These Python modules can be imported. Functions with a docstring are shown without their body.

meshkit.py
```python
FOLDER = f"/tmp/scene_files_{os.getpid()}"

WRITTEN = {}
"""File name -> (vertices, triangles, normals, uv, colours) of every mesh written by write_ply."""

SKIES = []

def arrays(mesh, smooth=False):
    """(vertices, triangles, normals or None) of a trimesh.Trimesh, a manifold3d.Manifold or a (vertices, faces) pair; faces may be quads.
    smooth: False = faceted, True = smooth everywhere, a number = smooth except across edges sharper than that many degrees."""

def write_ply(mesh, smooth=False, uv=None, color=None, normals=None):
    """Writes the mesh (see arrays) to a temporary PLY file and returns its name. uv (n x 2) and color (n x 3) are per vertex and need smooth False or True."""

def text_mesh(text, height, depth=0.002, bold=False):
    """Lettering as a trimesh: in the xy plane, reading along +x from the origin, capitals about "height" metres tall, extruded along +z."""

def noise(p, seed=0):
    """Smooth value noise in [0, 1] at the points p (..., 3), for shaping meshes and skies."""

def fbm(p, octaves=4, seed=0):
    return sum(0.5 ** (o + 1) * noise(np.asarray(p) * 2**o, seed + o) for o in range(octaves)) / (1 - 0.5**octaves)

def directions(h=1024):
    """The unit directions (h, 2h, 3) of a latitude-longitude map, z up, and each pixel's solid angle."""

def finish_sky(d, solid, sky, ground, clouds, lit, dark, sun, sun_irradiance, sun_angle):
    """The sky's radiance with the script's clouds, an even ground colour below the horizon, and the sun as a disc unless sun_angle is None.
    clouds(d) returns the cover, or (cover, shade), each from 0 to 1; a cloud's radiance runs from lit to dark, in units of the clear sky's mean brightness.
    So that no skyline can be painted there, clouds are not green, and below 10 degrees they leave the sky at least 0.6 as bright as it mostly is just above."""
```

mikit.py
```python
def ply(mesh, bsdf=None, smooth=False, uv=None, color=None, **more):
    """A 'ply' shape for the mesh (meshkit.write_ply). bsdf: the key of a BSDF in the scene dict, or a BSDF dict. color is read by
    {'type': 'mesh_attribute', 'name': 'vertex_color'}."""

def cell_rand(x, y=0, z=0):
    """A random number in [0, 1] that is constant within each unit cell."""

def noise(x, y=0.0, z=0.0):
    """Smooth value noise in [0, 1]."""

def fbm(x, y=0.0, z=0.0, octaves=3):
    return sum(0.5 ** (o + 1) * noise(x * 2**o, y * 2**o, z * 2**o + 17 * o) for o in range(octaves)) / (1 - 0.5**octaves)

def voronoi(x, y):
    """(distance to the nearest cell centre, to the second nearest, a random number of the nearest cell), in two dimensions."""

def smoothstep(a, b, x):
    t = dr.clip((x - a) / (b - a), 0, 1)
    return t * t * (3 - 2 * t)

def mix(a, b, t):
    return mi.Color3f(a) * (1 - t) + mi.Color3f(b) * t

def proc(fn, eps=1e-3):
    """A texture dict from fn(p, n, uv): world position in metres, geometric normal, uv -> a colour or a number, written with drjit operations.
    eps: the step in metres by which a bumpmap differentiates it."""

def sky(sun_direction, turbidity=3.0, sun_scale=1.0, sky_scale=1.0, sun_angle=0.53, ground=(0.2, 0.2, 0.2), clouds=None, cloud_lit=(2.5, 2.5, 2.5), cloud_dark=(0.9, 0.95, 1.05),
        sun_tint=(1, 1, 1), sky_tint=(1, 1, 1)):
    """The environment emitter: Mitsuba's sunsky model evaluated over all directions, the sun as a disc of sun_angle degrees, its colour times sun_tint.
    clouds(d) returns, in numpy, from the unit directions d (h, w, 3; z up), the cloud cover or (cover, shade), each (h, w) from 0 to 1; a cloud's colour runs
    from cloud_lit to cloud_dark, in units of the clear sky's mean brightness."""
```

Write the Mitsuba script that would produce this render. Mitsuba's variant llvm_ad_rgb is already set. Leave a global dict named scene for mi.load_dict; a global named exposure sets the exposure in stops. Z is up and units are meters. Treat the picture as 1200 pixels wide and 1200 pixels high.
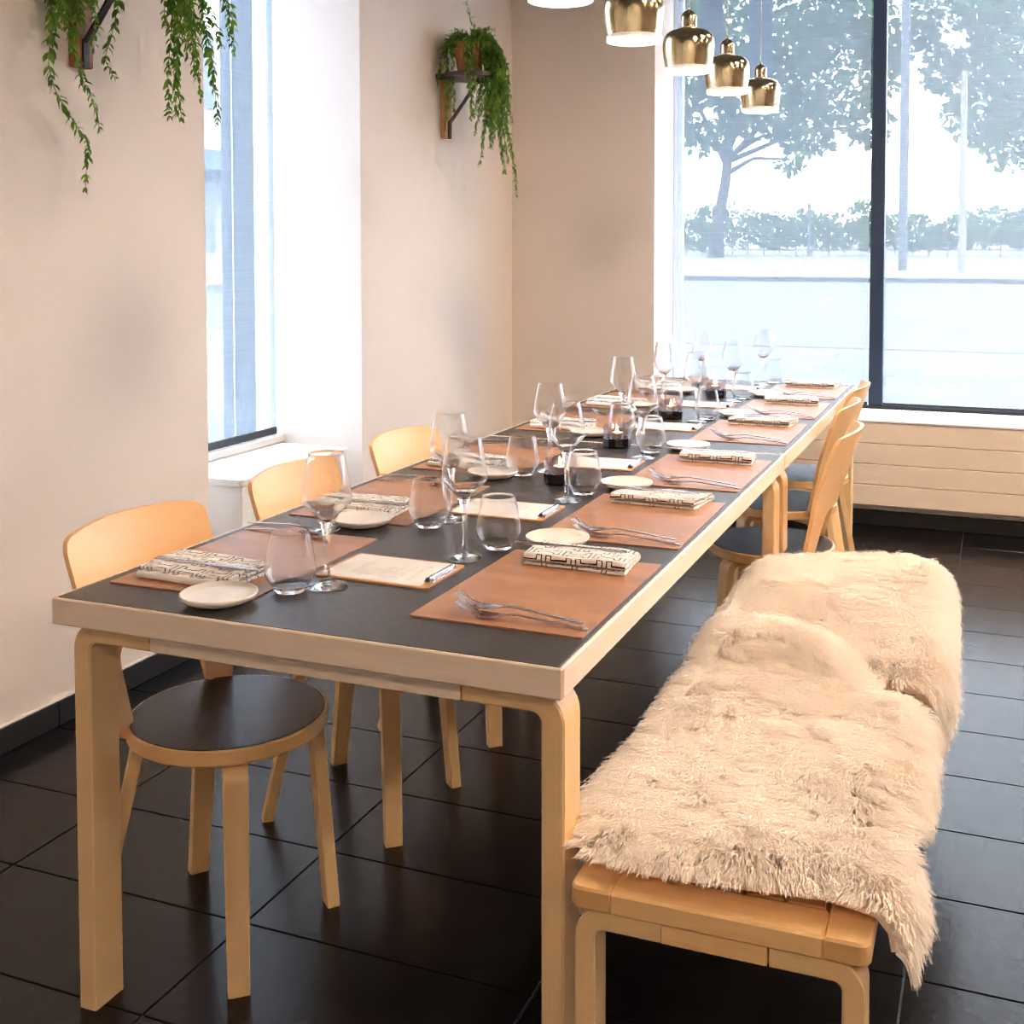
import math, random
import numpy as np
import trimesh, shapely
import shapely.geometry as sg
import manifold3d as m3
import drjit as dr
import mitsuba as mi
import mikit, meshkit
from mikit import proc, noise, fbm, voronoi, cell_rand, smoothstep, mix

T = mi.ScalarTransform4f
rng = np.random.default_rng(7)
scene, labels = {}, {}

# ---------------------------------------------------------------- camera, sky, ceiling lights, exposure
exposure = 2.25
CAM = np.array([0.5745, -1.5334, 1.3443])
FWD = np.array([-0.36419, 0.93029, -0.04382])
scene['camera'] = {'type': 'perspective', 'fov': math.degrees(2 * math.atan(600 / 1365.8)), 'fov_axis': 'x',
                   'principal_point_offset_x': -38.5 / 1200,
                   'principal_point_offset_y': 252.4 / 1200,
                   'near_clip': 0.02, 'far_clip': 500.0,
                   'to_world': T().look_at(CAM.tolist(), (CAM + FWD).tolist(), [0, 0, 1])}


def overcast(d):
    n = meshkit.fbm(d * np.array([2.5, 2.5, 5.0]) + 11.0, 3)
    return np.ones(d.shape[:2]), np.clip(0.5 * n, 0, 1)


SKY = 18.0
scene['sky'] = mikit.sky((0.3, 0.5, 0.8), sun_scale=0.0, sky_scale=1.0, ground=(0.35, 0.35, 0.36), clouds=overcast,
                         cloud_lit=(1.0, 1.08, 1.2), cloud_dark=(0.84, 0.92, 1.04))
scene['sky']['scale'] = SKY

WARM = (1.0, 0.76, 0.57)
DOWNLIGHT = 37.0
PENDANT = 8.0
DOWNLIGHTS = [(1.3, -2.9), (2.7, -2.9), (1.15, 0.7), (2.8, -0.4), (1.3, 2.1), (2.9, 1.4), (0.9, 3.3), (2.9, 3.1)]

# ---------------------------------------------------------------- helpers


def vec(*a):
    return np.array(a, float)


def place(x=0, y=0, z=0, rz=0, rx=0, ry=0):
    t = T().translate([x, y, z]).rotate([0, 0, 1], rz)
    if ry:
        t = t.rotate([0, 1, 0], ry)
    if rx:
        t = t.rotate([1, 0, 0], rx)
    return t


used = {}


def key_for(name):
    n = used.get(name, 0)
    used[name] = n + 1
    return name if n == 0 else f'{name}_{n:03d}'


def put(key, shape, to_world=None):
    key = key_for(key)
    scene[key] = shape if to_world is None else {**shape, 'to_world': to_world}
    return key


def tag(key, label=None, cat=None, group=None, kind=None):
    d = {}
    if label: d['label'] = label
    if cat: d['category'] = cat
    if group: d['group'] = group
    if kind: d['kind'] = kind
    labels[key] = d
    return key


def thing(name, label, cat, group=None):
    return tag(key_for(name), label, cat, group)


def struct(name, shape, label, tw=None):
    return tag(put(name, shape, tw), label, kind='structure')


def cat_(*ms):
    return trimesh.util.concatenate(list(ms))


def box(x0, x1, y0, y1, z0, z1, c=0.0):
    """A box with chamfered edges."""
    if c <= 0:
        b = trimesh.creation.box((x1 - x0, y1 - y0, z1 - z0))
        b.apply_translation(((x0 + x1) / 2, (y0 + y1) / 2, (z0 + z1) / 2))
        return b
    pts = []
    for x, sx in ((x0, 1), (x1, -1)):
        for y, sy in ((y0, 1), (y1, -1)):
            for z, sz in ((z0, 1), (z1, -1)):
                pts += [(x, y + sy * c, z + sz * c), (x + sx * c, y, z + sz * c), (x + sx * c, y + sy * c, z)]
    return trimesh.convex.convex_hull(np.array(pts))


def rounded_hull(x0, x1, y0, y1, z0, z1, r, seg=16):
    s = m3.Manifold.sphere(r, seg)
    ms = [s.translate((x, y, z)) for x in (x0 + r, x1 - r) for y in (y0 + r, y1 - r) for z in (z0 + r, z1 - r)]
    m = m3.Manifold.batch_hull(ms).to_mesh()
    return trimesh.Trimesh(m.vert_properties[:, :3], m.tri_verts, process=False)


def tm(man):
    m = man.to_mesh()
    return trimesh.Trimesh(np.array(m.vert_properties[:, :3], float), np.array(m.tri_verts), process=False)


def lathe(profile, n=40):
    """Revolves (r, z) points, given from bottom to top along the outside, about z; points on the axis close it."""
    p = np.asarray(profile, float)
    a = np.arange(n) * 2 * np.pi / n
    v = np.stack([p[:, None, 0] * np.cos(a), p[:, None, 0] * np.sin(a), np.repeat(p[:, 1:2], n, 1)], -1).reshape(-1, 3)
    f = []
    for i in range(len(p) - 1):
        j = np.arange(n); k = (j + 1) % n
        q = np.stack([i * n + j, i * n + k, (i + 1) * n + k, (i + 1) * n + j], 1)
        f += [q[:, [0, 1, 2]], q[:, [0, 2, 3]]]
    m = trimesh.Trimesh(v, np.vstack(f), process=False)
    m.merge_vertices()
    m.update_faces(m.nondegenerate_faces())
    return m


def smooth_profile(pts, n=6):
    """Catmull-Rom through the (r, z) points."""
    p = np.asarray(pts, float)
    q = np.vstack([2 * p[0] - p[1], p, 2 * p[-1] - p[-2]])
    out = []
    for i in range(1, len(q) - 2):
        for t in np.arange(n) / n:
            a, b, c, d = q[i - 1], q[i], q[i + 1], q[i + 2]
            out.append(0.5 * (2 * b + (c - a) * t + (2 * a - 5 * b + 4 * c - d) * t * t + (3 * b - a - 3 * c + d) * t ** 3))
    out.append(p[-1])
    out = np.array(out)
    out[:, 0] = np.maximum(out[:, 0], 0)
    return out


def tube(points, radii, sides=8):
    p = np.asarray(points, float)
    r = np.broadcast_to(radii, (len(p),))
    t = np.gradient(p, axis=0)
    t /= np.linalg.norm(t, axis=1, keepdims=True) + 1e-12
    a = np.cross(t, [0, 0, 1.0])
    w = np.linalg.norm(a, axis=1) < 1e-3
    a[w] = np.cross(t[w], [1.0, 0, 0])
    for i in range(1, len(a)):
        if a[i] @ a[i - 1] < 0: a[i] *= -1
    a /= np.linalg.norm(a, axis=1, keepdims=True)
    b = np.cross(t, a)
    ang = np.arange(sides) * 2 * np.pi / sides
    v = p[:, None] + r[:, None, None] * (np.cos(ang)[None, :, None] * a[:, None] + np.sin(ang)[None, :, None] * b[:, None])
    f = []
    for i in range(len(p) - 1):
        j = np.arange(sides); k = (j + 1) % sides
        f += [np.stack([i * sides + j, i * sides + k, (i + 1) * sides + k], 1), np.stack([i * sides + j, (i + 1) * sides + k, (i + 1) * sides + j], 1)]
    v = v.reshape(-1, 3)
    n = len(v)
    v = np.vstack([v, p[0], p[-1]])
    j = np.arange(sides); k = (j + 1) % sides
    f += [np.stack([k, j, j * 0 + n], 1), np.stack([n - sides + j, n - sides + k, j * 0 + n + 1], 1)]
    return trimesh.Trimesh(v, np.vstack(f), process=False)


def prism(poly, depth, refine=None):
    """The polygon in xy extruded along z from 0, as a manifold."""
    poly = sg.polygon.orient(poly, 1)
    rings = [np.array(poly.exterior.coords)[:-1]] + [np.array(r.coords)[:-1] for r in poly.interiors]
    m = m3.Manifold.extrude(m3.CrossSection(rings, m3.FillRule.EvenOdd), depth)
    return m.refine_to_length(refine) if refine else m


def bent_leg(height, arm, thick, width, radius, taper=0.0, splay=0.0, seg=14):
    """A laminated L leg: rises along z with its outer face at s = 0, bends and runs along +s under a top at z = height.
    Returns (mesh, uv): local axes (s, width, z); u runs across the laminations, v along the leg."""
    h = thick / 2
    path = [(h, z) for z in np.linspace(0, height - h - radius, 6)]
    path += [(h + radius - radius * math.cos(a), height - h - radius + radius * math.sin(a)) for a in np.linspace(0, math.pi / 2, seg)[1:]]
    path += [(s, height - h) for s in np.linspace(h + radius, arm, 4)[1:]]
    path = np.array(path)
    t = np.gradient(path, axis=0); t /= np.linalg.norm(t, axis=1, keepdims=True)
    nrm = np.stack([t[:, 1], -t[:, 0]], 1)                      # towards the inside of the bend
    L = np.concatenate([[0], np.cumsum(np.linalg.norm(np.diff(path, axis=0), axis=1))])
    w = width / 2 * (1 - taper * np.clip(1 - L / (height * 0.9), 0, 1))
    c = min(thick, width) * 0.09
    ring = []                                                    # (across, side) in units resolved below
    def sect(i):
        W = w[i]
        return [(-h + c, -W), (h - c, -W), (h, -W + c), (h, W - c), (h - c, W), (-h + c, W), (-h, W - c), (-h, -W + c)]
    rings = np.array([[(path[i, 0] + nrm[i, 0] * a, b, path[i, 1] + nrm[i, 1] * a, (a + h) / thick, L[i]) for a, b in sect(i)] for i in range(len(path))])
    v, uv, f = [], [], []
    n = len(path)
    for k in range(8):
        a, b = rings[:, k], rings[:, (k + 1) % 8]
        base = len(v)
        for i in range(n):
            v += [a[i, :3], b[i, :3]]; uv += [a[i, 3:], b[i, 3:]]
        for i in range(n - 1):
            q = base + 2 * i
            f += [(q, q + 2, q + 1), (q + 1, q + 2, q + 3)]
    for i, flip in ((0, False), (n - 1, True)):
        base = len(v)
        v += list(rings[i, :, :3]); uv += list(rings[i, :, 3:])
        for k in range(1, 7):
            f.append((base, base + k, base + k + 1) if not flip else (base, base + k + 1, base + k))
    v = np.array(v)
    v[:, 0] -= splay * np.clip(1 - v[:, 2] / (height - h - radius), 0, 1)
    m = trimesh.Trimesh(v, np.array(f), process=False)
    if m.volume < 0:
        m.faces = m.faces[:, ::-1]
    return m, np.array(uv)


# ---------------------------------------------------------------- materials


def bsdf(name, d):
    scene[name] = d
    return name


def rgb(*c):
    return {'type': 'rgb', 'value': list(c)}


def principled(name, color, rough=0.5, **k):
    return bsdf(name, {'type': 'twosided', 'bsdf': {'type': 'principled', 'base_color': color if isinstance(color, dict) else rgb(*color), 'roughness': rough, **k}})


def wood(axis, light, dark, end, scale=1.0):
    def fn(p, n, uv):
        c = [p.x, p.y, p.z]
        a = c[axis]
        b, d = [c[i] for i in range(3) if i != axis]
        g = noise(b * 260 * scale + 3 * noise(a * 3, b * 20), d * 260 * scale, a * 5)
        w = fbm(b * 40 + 2 * noise(a * 1.5, d * 7), d * 40, a * 2.0)
        col = mix(light, dark, dr.clip(0.45 * g + 0.75 * (w - 0.25), 0, 1))
        nn = [n.x, n.y, n.z][axis]
        return mix(col, end, smoothstep(0.6, 0.9, dr.abs(nn)))
    return proc(fn)


def bumped(inner, fn, eps=1e-3):
    return {'type': 'bumpmap', 'texture': proc(fn, eps), 'scale': 1.0, 'bsdf': inner}


# plaster: warm white with a fine roller texture
def plaster_color(p, n, uv):
    return mix((0.84, 0.775, 0.725), (0.81, 0.74, 0.685), fbm(p.x * 2.1 + 7, p.y * 2.1, p.z * 2.1))


bsdf('plaster', {'type': 'twosided', 'bsdf': bumped({'type': 'principled', 'base_color': proc(plaster_color), 'roughness': 0.75, 'specular': 0.2},
     lambda p, n, uv: 0.0009 * fbm(p.x * 110 + p.y * 13, p.y * 110, p.z * 110, octaves=2), 0.003)})
principled('ceiling_paint', (0.13, 0.12, 0.115), 0.9)
principled('dark_plaster', (0.26, 0.21, 0.17), 0.8)
principled('white_lacquer', (0.84, 0.84, 0.83), 0.35)
principled('sill_paint', (0.66, 0.63, 0.60), 0.4)
principled('cream_panel', (0.80, 0.68, 0.56), 0.42)
principled('frame_dark', (0.022, 0.03, 0.045), 0.4)
principled('pier_metal', (0.014, 0.022, 0.035), 0.5)
principled('mullion_navy', (0.016, 0.036, 0.075), 0.45)
principled('frame_light', (0.75, 0.77, 0.80), 0.4)


def tile_color(p, n, uv):
    r = cell_rand(dr.floor((p.x + 10.203) / 0.6165), dr.floor((p.y + 9.945) / 0.2985))
    m = fbm(p.x * 14, p.y * 14, octaves=4)
    return mix((0.002, 0.002, 0.0025), (0.006, 0.006, 0.007), dr.clip(0.35 * r + 0.8 * (m - 0.15), 0, 1))


bsdf('floor_tile', {'type': 'twosided', 'bsdf': bumped({'type': 'principled', 'base_color': proc(tile_color), 'roughness': 0.25, 'specular': 0.22},
     lambda p, n, uv: 0.00025 * fbm(p.x * 90, p.y * 90, octaves=2), 0.002)})
principled('grout', (0.05, 0.048, 0.046), 0.85)
principled('black_tile', (0.012, 0.012, 0.013), 0.45)

BL, BD, BE = (0.87, 0.73, 0.59), (0.80, 0.635, 0.48), (0.72, 0.42, 0.19)
for ax, nm in enumerate('xyz'):
    principled('birch_' + nm, wood(ax, BL, BD, BE), 0.42, specular=0.4)
GL, GD, GE = (0.86, 0.56, 0.27), (0.76, 0.45, 0.19), (0.62, 0.36, 0.15)
for ax, nm in enumerate('xyz'):
    principled('golden_birch_' + nm, wood(ax, GL, GD, GE), 0.40, specular=0.4)


def lamination(p, n, uv):
    u, v = uv.x, uv.y
    layer = 0.5 + 0.5 * dr.cos(u * 6.2832 * 9)
    g = noise(u * 60, v * 9, p.x * 30 + p.y * 30)
    w = fbm(p.x * 30, p.y * 30, p.z * 3)
    return mix((0.84, 0.59, 0.32), (0.68, 0.43, 0.19), dr.clip(0.30 * layer + 0.3 * g + 0.45 * (w - 0.3), 0, 1))


principled('bent_birch', proc(lamination), 0.40, specular=0.4)


def veneer(p, n, uv):
    f = fbm(p.x * 5 + 2 * noise(p.z * 4, p.y * 3), p.y * 5 + 3, p.z * 16)
    g = noise(p.x * 20, p.y * 40, p.z * 220)
    return mix((0.91, 0.57, 0.28), (0.84, 0.47, 0.20), dr.clip(1.3 * (f - 0.3) + 0.25 * g, 0, 1))


principled('veneer', proc(veneer), 0.36, specular=0.45)
principled('ply_edge', wood(1, (0.72, 0.47, 0.22), (0.52, 0.31, 0.12), (0.6, 0.38, 0.17), 1.3), 0.45)


def lino(p, n, uv):
    return mix((0.026, 0.023, 0.024), (0.036, 0.032, 0.032), fbm(p.x * 160, p.y * 160, octaves=2))


principled('seat_linoleum', (0.008, 0.008, 0.010), 0.38, specular=0.4)
principled('linoleum', proc(lino), 0.36, specular=0.6)


def leather_color(p, n, uv):
    a = fbm(p.x * 9, p.y * 26, octaves=4)
    b = noise(p.x * 30, p.y * 420)
    return mix((0.43, 0.215, 0.112), (0.31, 0.145, 0.075), dr.clip(1.2 * (a - 0.25) + 0.25 * b, 0, 1))


bsdf('leather', {'type': 'twosided', 'bsdf': bumped({'type': 'principled', 'base_color': proc(leather_color), 'roughness': 0.36, 'specular': 0.8},
     lambda p, n, uv: 0.0004 * fbm(p.x * 120, p.y * 300, octaves=2), 0.001)})
principled('stoneware', (0.88, 0.83, 0.75), 0.32, specular=0.45)
bsdf('steel', {'type': 'roughconductor', 'material': 'Cr', 'alpha': 0.17, 'specular_reflectance': rgb(1.0, 0.98, 0.95)})
bsdf('brass', {'type': 'twosided', 'bsdf': {'type': 'roughconductor', 'alpha': 0.055, 'eta': rgb(0.42, 0.56, 0.92), 'k': rgb(3.7, 3.0, 2.25), 'specular_reflectance': rgb(1.0, 0.96, 0.86)}})
bsdf('glass', {'type': 'dielectric', 'int_ior': 1.5, 'ext_ior': 1.0})
bsdf('thin_glass', {'type': 'thindielectric', 'int_ior': 1.52, 'ext_ior': 1.0})
bsdf('window_glass', {'type': 'thindielectric', 'int_ior': 1.4, 'ext_ior': 1.0})
bsdf('smoked_glass', {'type': 'thindielectric', 'int_ior': 1.6, 'specular_transmittance': rgb(0.80, 0.74, 0.76)})
principled('black_glass', (0.006, 0.005, 0.008), 0.08, specular=0.7)
principled('wax', (0.9, 0.82, 0.7), 0.5)
principled('aluminium', (0.8, 0.8, 0.8), 0.3, metallic=1.0)
principled('black_metal', (0.02, 0.019, 0.024), 0.4)
principled('white_plastic', (0.8, 0.78, 0.74), 0.4)
principled('cork_board', wood(0, (0.66, 0.37, 0.18), (0.52, 0.27, 0.12), (0.45, 0.24, 0.11)), 0.5)


def napkin_color(p, n, uv):
    X, Y = uv.x / 0.060, uv.y / 0.040
    row = dr.floor(Y)
    X = X + 0.5 * (row - 2 * dr.floor(row / 2))
    cx, cy = X - dr.floor(X) - 0.5, Y - row - 0.5
    qx, qy = dr.abs(cx) * 0.060, dr.abs(cy) * 0.040

    def bx(x0, w, h):
        ax, ay = dr.abs(qx - x0) - w, qy - h
        return dr.sqrt(dr.square(dr.maximum(ax, 0)) + dr.square(dr.maximum(ay, 0))) + dr.minimum(dr.maximum(ax, ay), 0)
    d = dr.minimum(bx(0.0, 0.019, 0.0062), bx(0.0205, 0.0050, 0.0150))
    line = 1 - smoothstep(0.0008, 0.0014, dr.abs(d))
    return mix((0.90, 0.875, 0.845), (0.012, 0.011, 0.014), line)


principled('napkin_cloth', proc(napkin_color), 0.9, sheen=0.3, specular=0.1)


def paper_color(p, n, uv):
    """A sheet with faint lines of grey type, each a run of broken dashes."""
    x, y = uv.x, uv.y
    r = dr.floor(y / 0.0065)
    fy = y / 0.0065 - r
    inrow = smoothstep(0.30, 0.36, fy) * (1 - smoothstep(0.62, 0.68, fy))
    word = dr.select(cell_rand(dr.floor(x / 0.0016), r, 3) > 0.28, 1.0, 0.0)
    ends = dr.select((x > 0.022) & (x < 0.05 + 0.075 * cell_rand(r, 5)), 1.0, 0.0)
    body = dr.select((y > 0.03) & (y < 0.165) & (cell_rand(r, 9) > 0.22), 1.0, 0.0)
    return mix((0.90, 0.87, 0.84), (0.50, 0.46, 0.43), inrow * word * ends * body * 0.8)


principled('paper', proc(paper_color), 0.8, specular=0.2)
principled('terracotta', (0.55, 0.25, 0.10), 0.7)
principled('bracket_wood', wood(2, (0.33, 0.13, 0.05), (0.22, 0.08, 0.03), (0.2, 0.08, 0.04)), 0.45)
principled('oak_bracket', wood(2, (0.62, 0.34, 0.14), (0.5, 0.25, 0.09), (0.45, 0.22, 0.08)), 0.45)
principled('dark_shelf', (0.06, 0.045, 0.045), 0.45)
principled('soil', (0.03, 0.02, 0.014), 0.9)
principled('stem_green', (0.12, 0.16, 0.05), 0.6)


def leaf_color(p, n, uv):
    return mix((0.07, 0.19, 0.03), (0.26, 0.43, 0.07), dr.clip(1.4 * (noise(p.x * 23, p.y * 23, p.z * 23) - 0.2), 0, 1))


bsdf('leaf', {'type': 'principledthin', 'base_color': proc(leaf_color), 'roughness': 0.4, 'diff_trans': 0.7, 'spec_trans': 0.0})
principled('fleece', (0.90, 0.79, 0.65), 0.9, specular=0.1)
bsdf('fleece_hair', {'type': 'diffuse', 'reflectance': rgb(0.985, 0.925, 0.845)})
principled('hide', (0.80, 0.68, 0.52), 0.9)


# woven screen cloth of the roller blinds: mostly see-through, the threads pass on diffuse light
def weave(p, n, uv):
    h = noise(p.z * 330, p.x * 2.5 + p.y * 2.5)
    v = noise((p.x + p.y) * 240, p.z * 1.5)
    return dr.clip(0.50 + 0.06 * (h - 0.5) + 0.02 * (v - 0.5), 0, 1)


bsdf('screen_cloth', {'type': 'blendbsdf', 'weight': proc(weave), 'open': {'type': 'null'},
                      'thread': {'type': 'principledthin', 'base_color': rgb(0.52, 0.72, 0.95), 'roughness': 0.8, 'diff_trans': 0.25, 'spec_trans': 0.0}})

principled('asphalt', proc(lambda p, n, uv: mix((0.056, 0.056, 0.064), (0.070, 0.070, 0.079), fbm(p.x * 1.3, p.y * 5))), 0.9)
principled('road_paint', (0.12, 0.12, 0.12), 0.8)
principled('paver', proc(lambda p, n, uv: mix((0.055, 0.057, 0.062), (0.085, 0.087, 0.092), cell_rand(dr.floor(p.x * 2.5), dr.floor(p.y * 2.5)))), 0.9)
principled('verge', proc(lambda p, n, uv: mix((0.12, 0.12, 0.117), (0.10, 0.10, 0.098), fbm(p.x, p.y))), 0.9)
principled('kerb_stone', (0.035, 0.037, 0.042), 0.9)
principled('bark', (0.03, 0.028, 0.03), 0.9)
bsdf('tree_leaf', {'type': 'principledthin', 'base_color': proc(lambda p, n, uv: mix((0.030, 0.070, 0.034), (0.075, 0.150, 0.062), noise(p.x * 0.9, p.y * 0.9, p.z * 0.9))),
                   'roughness': 0.5, 'diff_trans': 0.8, 'spec_trans': 0.0})
principled('pole_grey', (0.045, 0.052, 0.07), 0.6)
principled('pole_cream', (0.15, 0.138, 0.115), 0.6)
principled('facade', (0.40, 0.40, 0.40), 0.9)
principled('facade_glass', (0.14, 0.155, 0.18), 0.2)
principled('banner_navy', (0.006, 0.012, 0.028), 0.8)
principled('banner_blue', (0.022, 0.042, 0.08), 0.8)

# ---------------------------------------------------------------- the room
XW, YB, H = -1.871, 4.230, 3.0                                    # left wall, back wall, ceiling
GY, GX = 4.58, -2.30                                              # planes of the two windows
XR, YF = 5.2, -3.6
R0, R1 = 1.643, 2.645                                             # recess of the left window
WX = -1.081                                                       # left edge of the back window

floor = struct('floor', mikit.ply(box(XW - 0.52, XR + 0.2, YF - 0.2, YB + 0.5, -0.12, -0.004), 'grout'), 'floor of near-black rectangular tiles with thin grout lines')
xs = [-2.020, -1.404, -0.803, -0.187, 0.430, 1.046, 1.663, 2.28]
ys = [0.3525 + 0.2985 * k for k in range(-4, 14)]
tile_cache = {}


def tile_shape(w, d):
    k = (round(w, 4), round(d, 4))
    if k not in tile_cache:
        g = 0.0018
        tile_cache[k] = mikit.ply(box(g, w - g, g, d - g, -0.012, 0.0, 0.0014), 'floor_tile')
    return tile_cache[k]


for i in range(len(xs) - 1):
    for j in range(len(ys) - 1):
        x0, x1 = max(xs[i], XW), xs[i + 1]
        y0, y1 = ys[j], min(ys[j + 1], YB)
        if y1 - y0 < 0.05: continue
        put('floor__tile', tile_shape(x1 - x0, y1 - y0), place(x0, y0, 0))
put('floor__outer_tiles', mikit.ply(cat_(box(xs[-1], XR, YF, YB, -0.012, 0, 0.001), box(XW, xs[-1], YF, ys[0], -0.012, 0, 0.001)), 'floor_tile'))
labels['floor__outer_tiles'] = {'kind': 'stuff'}

struct('ceiling', mikit.ply(box(XW - 0.52, XR + 0.2, YF - 0.2, YB + 0.5, H, H + 0.15), 'ceiling_paint'), 'dark painted ceiling above the room')
XO = XW - 0.52
struct('wall_left', mikit.ply(box(XO, XW, YF - 0.2, R0, 0, H), 'plaster'), 'warm white plaster wall left of the window recess')
struct('wall_left_far', mikit.ply(box(XO, XW, R1, YB, 0, H), 'plaster'), 'plaster wall between the window recess and the corner, with the far planter')
struct('wall_left_spandrel', mikit.ply(box(XO, GX + 0.03, R0, R1, 0, 0.515), 'plaster'), 'low wall under the left window')
struct('wall_left_lintel', mikit.ply(box(XO, XW, R0, R1, 2.80, H), 'plaster'), 'wall above the left window')
struct('wall_back', mikit.ply(box(XO, WX, YB, YB + 0.42, 0, H), 'plaster'), 'plaster wall between the corner and the large back window')
struct('wall_back_spandrel', mikit.ply(box(WX, XR, YB + 0.01, YB + 0.42, 0, 0.487), 'plaster'), 'low wall under the back window, behind the panel cover')
struct('wall_back_lintel', mikit.ply(box(WX, XR, YB, YB + 0.42, 2.80, H), 'plaster'), 'wall above the back window')
struct('wall_right', mikit.ply(box(XR, XR + 0.2, YF - 0.2, YB + 0.42, 0, H), 'dark_plaster'), 'wall on the right side of the room')
struct('wall_rear', mikit.ply(box(XO, XR + 0.2, YF - 0.2, YF, 0, H), 'plaster'), 'wall at the rear of the room')

# black tile skirting in pieces
bb = tag('baseboard_left', 'low black tile skirting along the left wall', kind='structure')
used['baseboard_left'] = 1
y = YF
piece = mikit.ply(box(0, 0.012, 0.001, 0.604, 0.001, 0.071, 0.0015), 'black_tile')
edge = []
for y in np.arange(0.3525 - 0.605 * 3, R0 - 0.05, 0.605):
    w = min(0.605, R0 - y)
    put('baseboard_left__tile', mikit.ply(box(0, 0.012, 0.001, w - 0.001, 0.001, 0.071, 0.0015), 'black_tile') if w < 0.6 else piece, place(XW, float(y), 0))
put('baseboard_left__top_joint', mikit.ply(box(XW, XW + 0.010, 0.3525 - 0.605 * 3, R0, 0.071, 0.0765, 0.001), 'white_plastic'))
struct('baseboard_left_far', mikit.ply(box(XW, XW + 0.012, R1, YB, 0.001, 0.071, 0.0015), 'black_tile'), 'black tile skirting along the wall by the far corner')
struct('baseboard_back', mikit.ply(box(XW + 0.012, XR, YB - 0.012, YB + 0.009, 0.001, 0.071, 0.0015), 'black_tile'), 'black tile skirting under the back window')

# --- back window: frames, mullions, panes, blinds
w1 = tag('window_1', 'wide back window with dark frame looking onto the street', kind='structure')
used['window_1'] = 1
put('window_1__bottom_frame', mikit.ply(box(WX, XR, GY - 0.03, GY + 0.06, 0.487, 0.536, 0.003), 'frame_dark'))
put('window_1__top_frame', mikit.ply(box(WX, XR, GY - 0.03, GY + 0.06, 2.74, 2.80, 0.003), 'frame_dark'))
put('window_1__side_frame', mikit.ply(box(WX, WX + 0.05, GY + 0.015, GY + 0.06, 0.536, 2.74, 0.003), 'frame_light'))
mx = [-0.009 + 1.07 * k for k in range(0, 5)]
for m in mx:
    put('window_1__mullion', mikit.ply(box(m - 0.034, m + 0.034, GY - 0.03, GY + 0.06, 0.536, 2.74, 0.003), 'mullion_navy'))
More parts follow.
